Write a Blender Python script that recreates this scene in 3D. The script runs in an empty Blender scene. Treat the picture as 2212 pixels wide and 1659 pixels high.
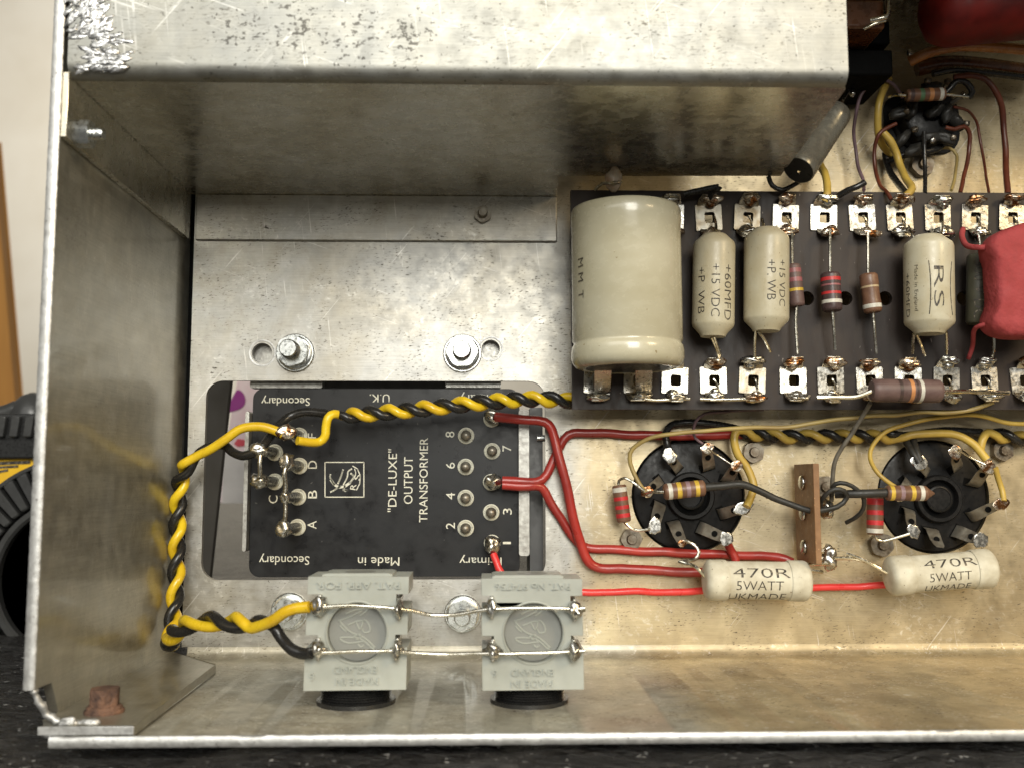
import bpy, bmesh, math, random
from mathutils import Vector, Matrix, noise
from mathutils.geometry import tessellate_polygon

random.seed(7)
SC = bpy.context.scene
COL = SC.collection
K = 0.001                       # everything below is measured in millimetres
# chassis frame: x to the side, y up, z out of the chassis floor; world: x, -z, y
def B(v): return Vector((v[0] * K, -v[2] * K, v[1] * K))

# ------------------------------------------------------------------ camera
F, NX, NY, D = 2128.0, 1051.75, 1037.4, 280.0
zc = Vector((1106 - NX, NY - 829.5, F)).normalized()
xc = (Vector((1, 0.001, 0)) - zc * Vector((1, 0.001, 0)).dot(zc)).normalized()
yc = zc.cross(xc)
M = Matrix((xc, yc, zc)).transposed()          # chassis -> camera
MT = M.transposed()
A = Matrix(((1, 0, 0), (0, 0, -1), (0, 1, 0)))
cam = bpy.data.cameras.new('camera')
cam.sensor_width = 36
cam.lens = F / 2212 * 36
cam.clip_start, cam.clip_end = 0.005, 50
cam.dof.use_dof = True
cam.dof.focus_distance = 0.262
cam.dof.aperture_fstop = 21
cam_o = bpy.data.objects.new('camera', cam)
COL.objects.link(cam_o)
cam_o.matrix_world = Matrix.Translation(B((0, 0, D))) @ (A @ MT).to_4x4()
SC.camera = cam_o

# ------------------------------------------------------------------ light
w = bpy.data.worlds.new('World'); SC.world = w
w.use_nodes = True
w.node_tree.nodes['Background'].inputs[0].default_value = (1.0, 0.97, 0.88, 1)
w.node_tree.nodes['Background'].inputs[1].default_value = 0.17
SC.view_settings.view_transform = 'Standard'
SC.view_settings.look = 'None'
SC.view_settings.exposure = 0.0
def lamp(name, pos, target, sx, sy, power, col):
    l = bpy.data.lights.new(name, 'AREA'); l.shape = 'RECTANGLE'
    l.size, l.size_y, l.energy, l.color = sx, sy, power, col
    o = bpy.data.objects.new(name, l); COL.objects.link(o)
    o.location = B(pos)
    o.rotation_euler = (B(target) - B(pos)).to_track_quat('-Z', 'Y').to_euler()
lamp('ceiling_lamp', (110, 400, 1050), (40, 20, 0), 0.42, 0.62, 9.6, (1.0, 0.975, 0.89))
lamp('ceiling_lamp', (-330, 640, 1000), (0, 20, 0), 1.2, 0.6, 6.5, (1.0, 0.98, 0.91))
lamp('desk_lamp', (860, 560, 900), (60, 30, 0), 0.30, 0.30, 6, (1.0, 0.76, 0.44))
lamp('wall_fill', (-700, 1300, -1300), (-900, 500, -2600), 0.6, 0.4, 26, (1.0, 0.95, 0.86))  # added light with no known source, only brightens the wall behind

# ------------------------------------------------------------------ picture measure -> place in millimetres
def ray(px, py): return MT @ Vector(((px - 1106) / F, (829.5 - py) / F, -1.0))
def W(px, py, z=0.0):
    d = ray(px, py); t = (z - D) / d.z
    return Vector((0, 0, D)) + d * t
def Wy(px, py, y):
    d = ray(px, py); return Vector((0, 0, D)) + d * (y / d.y)
def Wx(px, py, x):
    d = ray(px, py); return Vector((0, 0, D)) + d * (x / d.x)
def mm(px, z=0.0): return px * (D - z) / F

# ------------------------------------------------------------------ materials
MATS = {}
def nt(name):
    m = bpy.data.materials.new(name); m.use_nodes = True
    MATS[name] = m
    n = m.node_tree
    return m, n, n.nodes['Principled BSDF']
def node(n, typ, **kw):
    x = n.nodes.new(typ)
    for k, v in kw.items():
        if k in x.inputs: x.inputs[k].default_value = v
        else: setattr(x, k, v)
    return x
def coords(n, scale=(1, 1, 1), rot=(0, 0, 0)):
    tc = node(n, 'ShaderNodeTexCoord')
    mp = node(n, 'ShaderNodeMapping')
    if any(rot):
        mp.vector_type = 'TEXTURE'
        mp.inputs['Scale'].default_value = [1 / (s * 1000) for s in scale]
    else:
        mp.inputs['Scale'].default_value = [s * 1000 for s in scale]
    mp.inputs['Rotation'].default_value = rot
    n.links.new(tc.outputs['Object'], mp.inputs[0])
    return mp.outputs[0]
def noi(n, vec, scale, detail=3, rough=0.55, dist=0.0):
    t = node(n, 'ShaderNodeTexNoise')
    t.inputs['Scale'].default_value = scale
    t.inputs['Detail'].default_value = detail
    t.inputs['Roughness'].default_value = rough
    t.inputs['Distortion'].default_value = dist
    n.links.new(vec, t.inputs['Vector'])
    return t.outputs['Fac']
def ramp(n, fac, stops):
    r = node(n, 'ShaderNodeValToRGB')
    e = r.color_ramp.elements
    while len(e) < len(stops): e.new(0.5)
    for i, (p, c) in enumerate(stops):
        e[i].position = p
        e[i].color = c if len(c) == 4 else (*c, 1)
    n.links.new(fac, r.inputs[0])
    return r.outputs[0]
def g(v): return (v, v, v, 1)
def mix(n, fac, a, b, mode='MIX'):
    x = node(n, 'ShaderNodeMix', data_type='RGBA', blend_type=mode)
    for s, v in ((0, fac), (6, a), (7, b)):
        if hasattr(v, 'is_linked'): n.links.new(v, x.inputs[s])
        elif s == 0: x.inputs[0].default_value = v
        else: x.inputs[s].default_value = (*v, 1) if len(v) == 3 else v
    return x.outputs[2]
def mathn(n, op, a, b):
    x = node(n, 'ShaderNodeMath', operation=op)
    for i, v in enumerate((a, b)):
        if hasattr(v, 'is_linked'): n.links.new(v, x.inputs[i])
        else: x.inputs[i].default_value = v
    return x.outputs[0]
def bump(n, p, h, strength, dist_mm):
    b = node(n, 'ShaderNodeBump')
    b.inputs['Strength'].default_value = strength
    b.inputs['Distance'].default_value = dist_mm * K
    n.links.new(h, b.inputs['Height'])
    n.links.new(b.outputs[0], p.inputs['Normal'])

def pm(name, col, rough=0.5, metal=0.0, col2=None, vs=0.25, vlo=0.35, vhi=0.7, bs=None, bd=0.05, bst=0.4,
       rvar=0.12, coat=0.0, speck=None, stretch=(1, 1, 1), spec=0.5, sss=0.0):
    """a surface with its own uneven colour, sheen and fine relief"""
    m, n, p = nt(name)
    v = coords(n, stretch)
    f = noi(n, v, vs, 4)
    c2 = col2 if col2 else tuple(c * 0.72 for c in col)
    c = ramp(n, f, [(vlo, (*c2, 1)), (vhi, (*col, 1))])
    if speck:
        sf = noi(n, v, speck[1], 2)
        c = mix(n, ramp(n, sf, [(speck[2], g(0)), (speck[2] + 0.05, g(1))]), c, speck[0])
    n.links.new(c, p.inputs['Base Color'])
    f2 = noi(n, v, vs * 4, 4)
    r = ramp(n, f2, [(0.3, g(max(0.03, rough - rvar))), (0.7, g(min(1, rough + rvar)))])
    n.links.new(r, p.inputs['Roughness'])
    p.inputs['Metallic'].default_value = metal
    p.inputs['Specular IOR Level'].default_value = spec
    if coat:
        p.inputs['Coat Weight'].default_value = coat
        p.inputs['Coat Roughness'].default_value = 0.12
    if sss:
        p.inputs['Subsurface Weight'].default_value = sss
        p.inputs['Subsurface Radius'].default_value = (0.002, 0.0015, 0.001)
    if bs: bump(n, p, noi(n, v, bs, 3), bst, bd)
    return m

def alu(name, col=(0.74, 0.73, 0.70), stain=(0.55, 0.47, 0.33), rough=0.33, stain_amt=0.45, warm_x=None, specks=0.6,
        brush=(0.10, 3.0, 3.0), metal=0.93, pits=0.0, palek=0.6, bmp=0.16, cl=0.30, coat=0.0, scr=0.5):
    """worn sheet aluminium: rolled grain, scratches, tarnish and dark specks"""
    m, n, p = nt(name)
    v = coords(n)
    vb = coords(n, brush)
    big = noi(n, v, 0.035, 5, 0.6, 0.6)
    mid = noi(n, v, 0.22, 5, 0.6)
    grain = noi(n, vb, 1.0, 4, 0.65)
    c = mix(n, ramp(n, big, [(0.42, g(0)), (0.68, g(stain_amt))]), col, stain)
    c = mix(n, ramp(n, mid, [(0.35, g(0.35)), (0.6, g(0))]), c, tuple(x * 0.66 for x in stain), 'MIX')
    if warm_x is not None:
        sx = node(n, 'ShaderNodeSeparateXYZ'); n.links.new(v, sx.inputs[0])
        wob = mathn(n, 'MULTIPLY', mathn(n, 'SUBTRACT', mid, 0.5), 10.0)
        k = mathn(n, 'ADD', sx.outputs[0], wob)
        f = node(n, 'ShaderNodeMapRange'); n.links.new(k, f.inputs[0])
        f.inputs[1].default_value, f.inputs[2].default_value = warm_x - 2, warm_x + 6
        f.inputs[3].default_value, f.inputs[4].default_value = 0.0, 0.8
        tint = ramp(n, noi(n, v, 0.05, 4), [(0.3, (0.36, 0.28, 0.155, 1)), (0.7, (0.56, 0.46, 0.28, 1))])
        c = mix(n, f.outputs[0], c, tint)
    # dark specks lying along the rolling direction
    vs_ = coords(n, (0.55, 1.5, 1.5), (0, 0.12, 0))
    sp = noi(n, vs_, 0.75, 2, 0.5)
    gate = noi(n, v, 0.06, 2)
    spm = mathn(n, 'MULTIPLY', ramp(n, sp, [(0.67, g(0)), (0.71, g(1))]), ramp(n, gate, [(0.50, g(0)), (0.66, g(specks))]))
    vf = coords(n, (0.5, 1.6, 1.6), (0, -0.15, 0))
    sp2 = mathn(n, 'MULTIPLY', ramp(n, noi(n, vf, 1.7, 2, 0.5), [(0.60, g(0)), (0.66, g(1))]), ramp(n, noi(n, v, 0.12, 3), [(0.42, g(0)), (0.62, g(specks * 0.8))]))
    spm = mathn(n, 'MAXIMUM', spm, sp2)
    c = mix(n, spm, c, (0.06, 0.045, 0.03))
    pale = mathn(n, 'MULTIPLY', ramp(n, noi(n, coords(n, (0.7, 1.0, 0.9), (0, 0.5, 0)), 0.8, 5, 0.7, 0.6), [(0.54, g(0)), (0.70, g(1))]), ramp(n, noi(n, v, 0.07, 3), [(0.45, g(0)), (0.6, g(palek))]))
    c = mix(n, pale, c, (0.88, 0.87, 0.82))
    # fine bright scratches in three directions
    sc = None
    for i, (rot, s) in enumerate(((0.35, 0.55), (-0.9, 0.4), (1.45, 0.5))):
        vv = coords(n, (0.035, 1.6, 1.6), (0, rot, 0))
        t = ramp(n, noi(n, vv, s * 2.2, 2, 0.4), [(0.69, g(0)), (0.71, g(1))])
        sc = t if sc is None else mathn(n, 'MAXIMUM', sc, t)
    scg = mathn(n, 'MULTIPLY', sc, ramp(n, noi(n, v, 0.09, 3), [(0.44, g(0)), (0.58, g(scr))]))
    c = mix(n, scg, c, (0.92, 0.91, 0.88))
    cloud = noi(n, coords(n, (1, 1, 0.7)), 0.10, 6, 0.65, 0.8)
    c = mix(n, cl, c, ramp(n, cloud, [(0.34, g(0.22)), (0.5, g(0.5)), (0.66, g(0.80))]), 'OVERLAY')
    c = mix(n, 0.22, c, ramp(n, grain, [(0.3, g(0.3)), (0.7, g(0.8))]), 'OVERLAY')
    if pits:
        pv = noi(n, coords(n, (0.8, 1, 1.1)), 1.1, 3, 0.6)
        tc = node(n, 'ShaderNodeTexCoord')
        pg = None
        for (qx, qy), rr in (((510, 70), 7.5), ((640, 62), 10), ((760, 72), 10), ((880, 82), 8)):
            ds = node(n, 'ShaderNodeVectorMath', operation='DISTANCE')
            n.links.new(tc.outputs['Object'], ds.inputs[0])
            ds.inputs[1].default_value = B(W(qx, qy, 85.0) - Vector((0, 81.8, 0)))
            k = node(n, 'ShaderNodeMapRange'); n.links.new(ds.outputs['Value'], k.inputs[0])
            k.inputs[1].default_value, k.inputs[2].default_value = rr * K * .3, rr * K
            k.inputs[3].default_value, k.inputs[4].default_value = 1.0, 0.0
            pg = k.outputs[0] if pg is None else mathn(n, 'MAXIMUM', pg, k.outputs[0])
        pvt = mathn(n, 'ADD', pv, mathn(n, 'MULTIPLY', pg, 0.10))
        pmk = mathn(n, 'MULTIPLY', ramp(n, pvt, [(0.665, g(0)), (0.69, g(1))]), pits)
        c = mix(n, pmk, c, (0.04, 0.035, 0.03))
    n.links.new(c, p.inputs['Base Color'])
    r = ramp(n, mid, [(0.3, g(rough - 0.07)), (0.7, g(rough + 0.10))])
    r = mix(n, spm, r, g(0.8))
    n.links.new(r, p.inputs['Roughness'])
    p.inputs['Metallic'].default_value = metal
    if coat:
        p.inputs['Coat Weight'].default_value = coat; p.inputs['Coat Roughness'].default_value = 0.10
    h = mathn(n, 'ADD', grain, mathn(n, 'MULTIPLY', sc, -0.5))
    h = mathn(n, 'ADD', h, mathn(n, 'MULTIPLY', mid, 1.2))
    bump(n, p, h, bmp, 0.05)
    return m

XSTAIN = W(1238, 920, 0).x
alu('alu_floor', col=(0.455, 0.452, 0.432), stain=(0.36, 0.32, 0.24), stain_amt=0.6, rough=0.42, metal=0.88, cl=0.20, scr=0.38, palek=0.4, warm_x=XSTAIN, specks=0.9)
alu('alu_wall', bmp=0.05, cl=0.2, scr=0.2, coat=0.35, col=(0.46, 0.445, 0.385), stain=(0.35, 0.32, 0.25), rough=0.42, stain_amt=0.5, specks=0.35, palek=0.12, brush=(3, 0.10, 3), metal=0.8)
alu('alu_lip', metal=0.6, coat=0.18, warm_x=XSTAIN + 18, col=(0.47, 0.455, 0.385), stain=(0.36, 0.31, 0.22), rough=0.52, stain_amt=0.6, specks=0.9)
alu('alu_box', col=(0.325, 0.328, 0.312), stain=(0.33, 0.31, 0.25), rough=0.52, stain_amt=0.4, specks=0.45, pits=0.75, palek=0.12, cl=0.14, scr=0.28)
alu('alu_under', bmp=0.08, col=(0.68, 0.65, 0.56), stain=(0.48, 0.43, 0.31), rough=0.25, stain_amt=0.5, specks=0.3)
pm('alu_edge', (0.66, 0.665, 0.66), 0.5, 0.75, speck=((0.2, 0.19, 0.18), 1.3, 0.68), col2=(0.48, 0.48, 0.47), vs=0.5, bs=1.4, bd=0.10, bst=0.5)
pm('zinc', (0.66, 0.68, 0.675), 0.30, 1.0, col2=(0.56, 0.58, 0.57), vs=0.25, bs=0.6, bd=0.03, bst=0.2)
pm('dull_zinc', (0.30, 0.27, 0.22), 0.40, 0.9, col2=(0.14, 0.11, 0.08), vs=0.4, bs=1.5, bd=0.05)
pm('solder', (0.74, 0.74, 0.72), 0.26, 1.0, col2=(0.46, 0.44, 0.39), vs=0.3, bs=0.4, bd=0.15, bst=0.4)
pm('flux_solder', (0.72, 0.66, 0.55), 0.22, 0.85, col2=(0.20, 0.085, 0.03), vs=0.45, vlo=0.42, vhi=0.6, bs=0.7, bd=0.25, bst=0.7)
pm('tin_dull', (0.46, 0.44, 0.38), 0.38, 0.9, col2=(0.26, 0.21, 0.14), vs=0.3, vlo=0.36, vhi=0.58, bs=0.8, bd=0.12, bst=0.5)
pm('tin', (0.66, 0.65, 0.61), 0.30, 1.0, col2=(0.48, 0.44, 0.36), vs=0.22, vlo=0.36, vhi=0.58, bs=0.8, bd=0.12, bst=0.6)
pm('tin_wire', (0.84, 0.82, 0.74), 0.22, 1.0, col2=(0.50, 0.46, 0.36), vs=0.4, bs=1.6, bd=0.05)
pm('lug_grey', (0.42, 0.40, 0.34), 0.42, 0.75, col2=(0.24, 0.21, 0.17), vs=0.4, bs=1.5, bd=0.04)
pm('board_brown', (0.048, 0.036, 0.031), 0.45, 0, col2=(0.022, 0.017, 0.015), vs=0.12, spec=0.25, bs=1.8, bd=0.03, speck=((0.25, 0.22, 0.2), 1.2, 0.74), stretch=(0.8, 1, 0.35))
pm('bakelite', (0.013, 0.012, 0.012), 0.36, 0, spec=0.2, col2=(0.010, 0.010, 0.010), vs=0.2, bs=1.2, bd=0.05, speck=((0.08, 0.075, 0.07), 1.4, 0.73))
pm('black_hole', (0.005, 0.005, 0.005), 0.7, spec=0.06)
pm('foil', (0.72, 0.72, 0.72), 0.32, 0.9, col2=(0.40, 0.40, 0.40), vs=0.5, bs=1.0, bd=0.15, bst=0.5)
pm('cream', (0.54, 0.51, 0.385), 0.24, 0, col2=(0.46, 0.425, 0.30), vs=0.11, bs=0.25, bd=0.05, bst=0.12, coat=0.6, speck=((0.24, 0.18, 0.09), 0.9, 0.715), stretch=(0.6, 1, 1))
pm('cream_dull', (0.54, 0.51, 0.395), 0.36, 0, col2=(0.47, 0.42, 0.29), vs=0.16, bs=0.8, bd=0.06, bst=0.4, speck=((0.22, 0.17, 0.10), 1.2, 0.70))
pm('ceramic', (0.69, 0.66, 0.54), 0.60, 0, col2=(0.50, 0.46, 0.35), vs=0.25, bs=0.9, bd=0.10, bst=0.6, speck=((0.25, 0.21, 0.14), 0.9, 0.70))
pm('jack_inset', (0.20, 0.205, 0.19), 0.4, 0, col2=(0.25, 0.255, 0.235), vs=0.15, bs=1.0, bd=0.03)
pm('jack_grey', (0.42, 0.44, 0.40), 0.38, 0, col2=(0.33, 0.345, 0.31), vs=0.08, bs=1.0, bd=0.03, bst=0.3, speck=((0.30, 0.25, 0.16), 0.6, 0.75), sss=0.1)
pm('jack_black', (0.02, 0.02, 0.02), 0.32, 0, bs=0.8, bd=0.06)
pm('panel_black', (0.014, 0.015, 0.017), 0.36, 0, col2=(0.012, 0.012, 0.013), vs=0.07, spec=0.3, bs=2.5, bd=0.015, speck=((0.10, 0.10, 0.095), 0.9, 0.745))
pm('print_white', (0.72, 0.71, 0.60), 0.55, 0, col2=(0.33, 0.32, 0.27), vs=1.1, vlo=0.28, vhi=0.46)
pm('print_black', (0.035, 0.030, 0.025), 0.6, 0, col2=(0.26, 0.22, 0.15), vs=1.1, vlo=0.30, vhi=0.5)
pm('wire_yellow', (0.84, 0.60, 0.02), 0.30, 0, col2=(0.66, 0.42, 0.015), vs=0.12, bs=0.8, bd=0.05, bst=0.3, coat=0.2, speck=((0.25, 0.15, 0.02), 1.0, 0.745))
pm('wire_old_yellow', (0.62, 0.43, 0.08), 0.42, 0, col2=(0.40, 0.27, 0.06), vs=0.1, bs=0.8, bd=0.05, speck=((0.2, 0.12, 0.03), 1.0, 0.74))
pm('wire_tan', (0.46, 0.35, 0.12), 0.45, 0, col2=(0.28, 0.20, 0.07), vs=0.1)
pm('wire_black', (0.013, 0.013, 0.013), 0.26, 0, col2=(0.020, 0.019, 0.018), vs=0.2, bs=0.7, bd=0.06, bst=0.3)
pm('wire_red', (0.43, 0.036, 0.026), 0.36, 0, col2=(0.24, 0.022, 0.018), vs=0.06, bs=0.6, bd=0.05, bst=0.3, coat=0.15, speck=((0.10, 0.02, 0.015), 0.9, 0.70))
pm('wire_bright_red', (0.78, 0.045, 0.040), 0.32, 0, col2=(0.66, 0.035, 0.035), vs=0.08, coat=0.2)
pm('wire_grey', (0.17, 0.155, 0.125), 0.55, 0, col2=(0.075, 0.065, 0.05), vs=0.25, bs=1.2, bd=0.06)
pm('wire_violet', (0.20, 0.13, 0.15), 0.4, 0, col2=(0.08, 0.045, 0.05), vs=0.15)
pm('wire_brown', (0.16, 0.040, 0.018), 0.38, 0, col2=(0.07, 0.018, 0.01), vs=0.1)
pm('sleeve', (0.030, 0.029, 0.026), 0.5, 0, col2=(0.016, 0.015, 0.013), vs=0.2)
pm('res_brown', (0.20, 0.105, 0.062), 0.40, 0, col2=(0.13, 0.065, 0.04), vs=0.3, bs=1.2, bd=0.04)
pm('res_mauve', (0.150, 0.095, 0.085), 0.48, 0, col2=(0.10, 0.06, 0.055), vs=0.3, bs=1.2, bd=0.03)
pm('res_grey', (0.085, 0.055, 0.055), 0.36, 0, col2=(0.05, 0.03, 0.03), vs=0.3)
for nm, c in (('red', (0.55, 0.03, 0.035)), ('yellow', (0.66, 0.45, 0.06)), ('violet', (0.30, 0.20, 0.22)), ('white', (0.68, 0.66, 0.58)),
              ('orange', (0.58, 0.26, 0.10)), ('green', (0.10, 0.20, 0.10)), ('gold', (0.52, 0.40, 0.24)), ('dark', (0.07, 0.045, 0.04)), ('pink', (0.34, 0.12, 0.13))):
    pm('band_' + nm, c, 0.38, 0, vs=0.6)
pm('rust', (0.25, 0.135, 0.085), 0.8, 0.1, col2=(0.06, 0.035, 0.028), vs=0.35, bs=1.4, bd=0.5, bst=0.9)
pm('paxolin', (0.30, 0.165, 0.075), 0.5, 0, col2=(0.20, 0.10, 0.04), vs=0.2, bs=2.0, bd=0.05, speck=((0.46, 0.25, 0.11), 1.2, 0.66))
pm('red_dip', (0.38, 0.068, 0.072), 0.78, 0, spec=0.2, col2=(0.29, 0.045, 0.045), vs=0.16, bs=0.45, bd=0.7, bst=0.7, speck=((0.30, 0.03, 0.03), 0.7, 0.68))
pm('old_red', (0.20, 0.010, 0.006), 0.55, 0, col2=(0.07, 0.005, 0.004), vs=0.08, spec=0.25)
pm('olive_paper', (0.080, 0.078, 0.050), 0.5, 0, col2=(0.05, 0.048, 0.032), vs=0.2)
pm('silver_paper', (0.25, 0.245, 0.21), 0.27, 0.6, col2=(0.20, 0.19, 0.16), vs=0.15)
pm('varnish', (0.16, 0.055, 0.016), 0.3, 0, col2=(0.07, 0.025, 0.01), vs=0.15, coat=0.4)
pm('cable_orange', (0.42, 0.17, 0.04), 0.28, 0, col2=(0.24, 0.085, 0.02), vs=0.08, coat=0.4)
pm('amber_flux', (0.30, 0.15, 0.07), 0.14, 0.1, col2=(0.46, 0.40, 0.32), vs=0.35, coat=0.5, bs=0.6, bd=0.2)
pm('rubber', (0.035, 0.035, 0.035), 0.36, 0, col2=(0.05, 0.05, 0.048), vs=0.1, bs=0.8, bd=0.12)
pm('tool_yellow', (0.95, 0.60, 0.03), 0.42, 0, col2=(0.80, 0.46, 0.015), vs=0.03)
pm('timber', (0.55, 0.27, 0.06), 0.5, 0, col2=(0.40, 0.18, 0.035), vs=0.04, stretch=(1, 1, 0.1))
pm('plaster', (0.70, 0.67, 0.60), 0.9, 0, col2=(0.62, 0.58, 0.50), vs=0.004, bs=0.2, bd=0.3)
pm('packet_pink', (0.75, 0.50, 0.56), 0.6, 0, col2=(0.82, 0.74, 0.74), vs=0.06)
pm('packet_white', (0.74, 0.71, 0.69), 0.6, 0, vs=0.05)
pm('packet_magenta', (0.30, 0.012, 0.24), 0.5, 0, vs=0.05)
pm('packet_red', (0.65, 0.06, 0.09), 0.5, 0, vs=0.05)
pm('dark_card', (0.085, 0.075, 0.060), 0.7, 0, vs=0.05)
pm('clip_steel', (0.52, 0.52, 0.49), 0.45, 0.8, col2=(0.30, 0.29, 0.27), vs=0.6, bs=1.4, bd=0.12, speck=((0.12, 0.11, 0.1), 1.3, 0.70))
pm('lam_steel', (0.12, 0.12, 0.12), 0.5, 0.5, vs=0.2)

def black_film():
    m, n, p = nt('black_film')
    v = coords(n, (1, 1.0, 1))
    a = noi(n, coords(n, (0.5, 1.2, 1), (0, 0, 0.5)), 0.035, 6, 0.6, 1.2)
    b = noi(n, coords(n, (0.6, 1.6, 1), (0, 0, -0.4)), 0.22, 6, 0.68, 1.5)
    c = ramp(n, b, [(0.35, (0.012, 0.0115, 0.011, 1)), (0.75, (0.048, 0.044, 0.041, 1))])
    sp = ramp(n, noi(n, v, 0.5, 2), [(0.68, g(0)), (0.70, g(1))])
    c = mix(n, sp, c, (0.55, 0.54, 0.52))
    n.links.new(c, p.inputs['Base Color'])
    n.links.new(ramp(n, b, [(0.3, g(0.16)), (0.7, g(0.36))]), p.inputs['Roughness'])
    bump(n, p, mathn(n, 'ADD', mathn(n, 'MULTIPLY', a, 4.0), mathn(n, 'MULTIPLY', b, 1.6)), 1.0, 2.5)
black_film()

# ------------------------------------------------------------------ mesh helpers
def frame_of(d):
    d = d.normalized()
    a = Vector((0, 0, 1)) if abs(d.z) < 0.9 else Vector((1, 0, 0))
    u = a.cross(d).normalized()
    return u, d.cross(u)
def smooth_path(pts, step=1.2):
    """Catmull-Rom through the points"""
    P = [Vector(p) for p in pts]
    if len(P) < 3: 
        return P
    Q = [P[0] * 2 - P[1]] + P + [P[-1] * 2 - P[-2]]
    out = []
    for i in range(1, len(Q) - 2):
        a, b, c, d = Q[i - 1:i + 3]
        k = max(2, int((c - b).length / step))
        for j in range(k):
            t = j / k
            out.append(0.5 * ((2 * b) + (c - a) * t + (2 * a - 5 * b + 4 * c - d) * t * t + (3 * b - a - 3 * c + d) * t ** 3))
    out.append(P[-1])
    return out
class MB:
    def __init__(s): s.v, s.f = [], []
    def add(s, vs, fs):
        o = len(s.v); s.v += [Vector(v) for v in vs]; s.f += [[i + o for i in f] for f in fs]; return s
    def box(s, lo, hi):
        x0, y0, z0 = lo; x1, y1, z1 = hi
        return s.add([(x0, y0, z0), (x1, y0, z0), (x1, y1, z0), (x0, y1, z0), (x0, y0, z1), (x1, y0, z1), (x1, y1, z1), (x0, y1, z1)],
                     [(0, 3, 2, 1), (4, 5, 6, 7), (0, 1, 5, 4), (1, 2, 6, 5), (2, 3, 7, 6), (3, 0, 4, 7)])
    def prism(s, outer, z0, z1, holes=(), f=lambda x, y, z: (x, y, z)):
        """flat plate with holes; f maps (x, y, z) to its place"""
        loops = [list(outer)] + [list(h) for h in holes]
        flat = [p for l in loops for p in l]
        tris = tessellate_polygon([[Vector((p[0], p[1], 0)) for p in l] for l in loops])
        n = len(flat)
        vs = [f(p[0], p[1], z0) for p in flat] + [f(p[0], p[1], z1) for p in flat]
        fs = []
        for a, b, c in tris:
            pa, pb, pc = flat[a], flat[b], flat[c]
            up = (pb[0] - pa[0]) * (pc[1] - pa[1]) - (pb[1] - pa[1]) * (pc[0] - pa[0]) > 0
            if not up: b, c = c, b
            fs.append((a + n, b + n, c + n)); fs.append((c, b, a))
        o = 0
        for l in loops:
            k = len(l)
            for i in range(k):
                fs.append((o + i, o + (i + 1) % k, o + (i + 1) % k + n, o + i + n))
            o += k
        return s.add(vs, fs)
    def tube(s, pts, r, n=10, caps=True):
        P = [Vector(p) for p in pts]
        m = len(P)
        R = r if isinstance(r, (list, tuple)) else [r] * m
        u = None; vs = []
        for i in range(m):
            t = (P[min(i + 1, m - 1)] - P[max(i - 1, 0)])
            if t.length < 1e-9: t = Vector((0, 0, 1))
            t.normalize()
            if u is None: u, _ = frame_of(t)
            u = (u - t * u.dot(t)).normalized()
            w_ = t.cross(u)
            for j in range(n):
                a = 2 * math.pi * j / n
                vs.append(P[i] + (u * math.cos(a) + w_ * math.sin(a)) * R[i])
        fs = [(i * n + j, i * n + (j + 1) % n, (i + 1) * n + (j + 1) % n, (i + 1) * n + j) for i in range(m - 1) for j in range(n)]
        if caps:
            fs.append(tuple(range(n - 1, -1, -1))); fs.append(tuple((m - 1) * n + j for j in range(n)))
        return s.add(vs, fs)
    def lathe(s, p0, axis, prof, n=24, caps=True):
        p0, ax = Vector(p0), Vector(axis).normalized()
        u, v = frame_of(ax)
        vs = [p0 + ax * t + (u * math.cos(2 * math.pi * j / n) + v * math.sin(2 * math.pi * j / n)) * max(r, 1e-4) for t, r in prof for j in range(n)]
        m = len(prof)
        fs = [(i * n + j, i * n + (j + 1) % n, (i + 1) * n + (j + 1) % n, (i + 1) * n + j) for i in range(m - 1) for j in range(n)]
        if caps:
            fs.append(tuple(range(n - 1, -1, -1))); fs.append(tuple((m - 1) * n + j for j in range(n)))
        return s.add(vs, fs)
    def blob(s, c, rad, seed=0, amp=0.2, nu=18, nv=12, ax=None):
        c = Vector(c); vs = []
        for i in range(nv + 1):
            th = math.pi * i / nv
            for j in range(nu):
                ph = 2 * math.pi * j / nu
                d = Vector((math.sin(th) * math.cos(ph), math.sin(th) * math.sin(ph), math.cos(th)))
                k = 1 + amp * noise.noise(d * 1.4 + Vector((seed * 7.13, seed * 3.7, 0)))
                p = Vector((d.x * rad[0], d.y * rad[1], d.z * rad[2])) * k
                if ax: p = ax @ p
                vs.append(c + p)
        fs = [(i * nu + j, (i + 1) * nu + j, (i + 1) * nu + (j + 1) % nu, i * nu + (j + 1) % nu) for i in range(nv) for j in range(nu)]
        return s.add(vs, fs)
    def build(s, name, mat, parent=None, smooth=True, bevel=0.0, sharp=40):
        if parent is not None: o0 = Vector(parent['at_mm']) if 'at_mm' in parent else Vector(parent.parent['at_mm'])
        else:
            lo = [min(v[i] for v in s.v) for i in range(3)]; hi = [max(v[i] for v in s.v) for i in range(3)]
            o0 = (Vector(lo) + Vector(hi)) / 2
        me = bpy.data.meshes.new(name)
        me.from_pydata([B(v - o0) for v in s.v], [], s.f)
        me.validate(); me.update()
        o = bpy.data.objects.new(name, me); COL.objects.link(o)
        me.materials.append(MATS[mat])
        if smooth:
            me.shade_smooth()
            if mat in ('solder', 'flux_solder', 'amber_flux', 'red_dip', 'foil') or name in ('solder_blob', 'sleeve_end', 'torn_edge'): sharp = 180
            me.set_sharp_from_angle(angle=math.radians(sharp))
        if parent is not None: o.parent = parent
        else: o.location = B(o0); o['at_mm'] = list(o0)
        if bevel:
            b = o.modifiers.new('edge', 'BEVEL'); b.width = bevel * K; b.segments = 2; b.limit_method = 'ANGLE'; b.angle_limit = math.radians(40)
        return o
def tag(o, label, cat, group=None):
    o['label'] = label; o['category'] = cat
    if group: o['group'] = group
    return o
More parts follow.
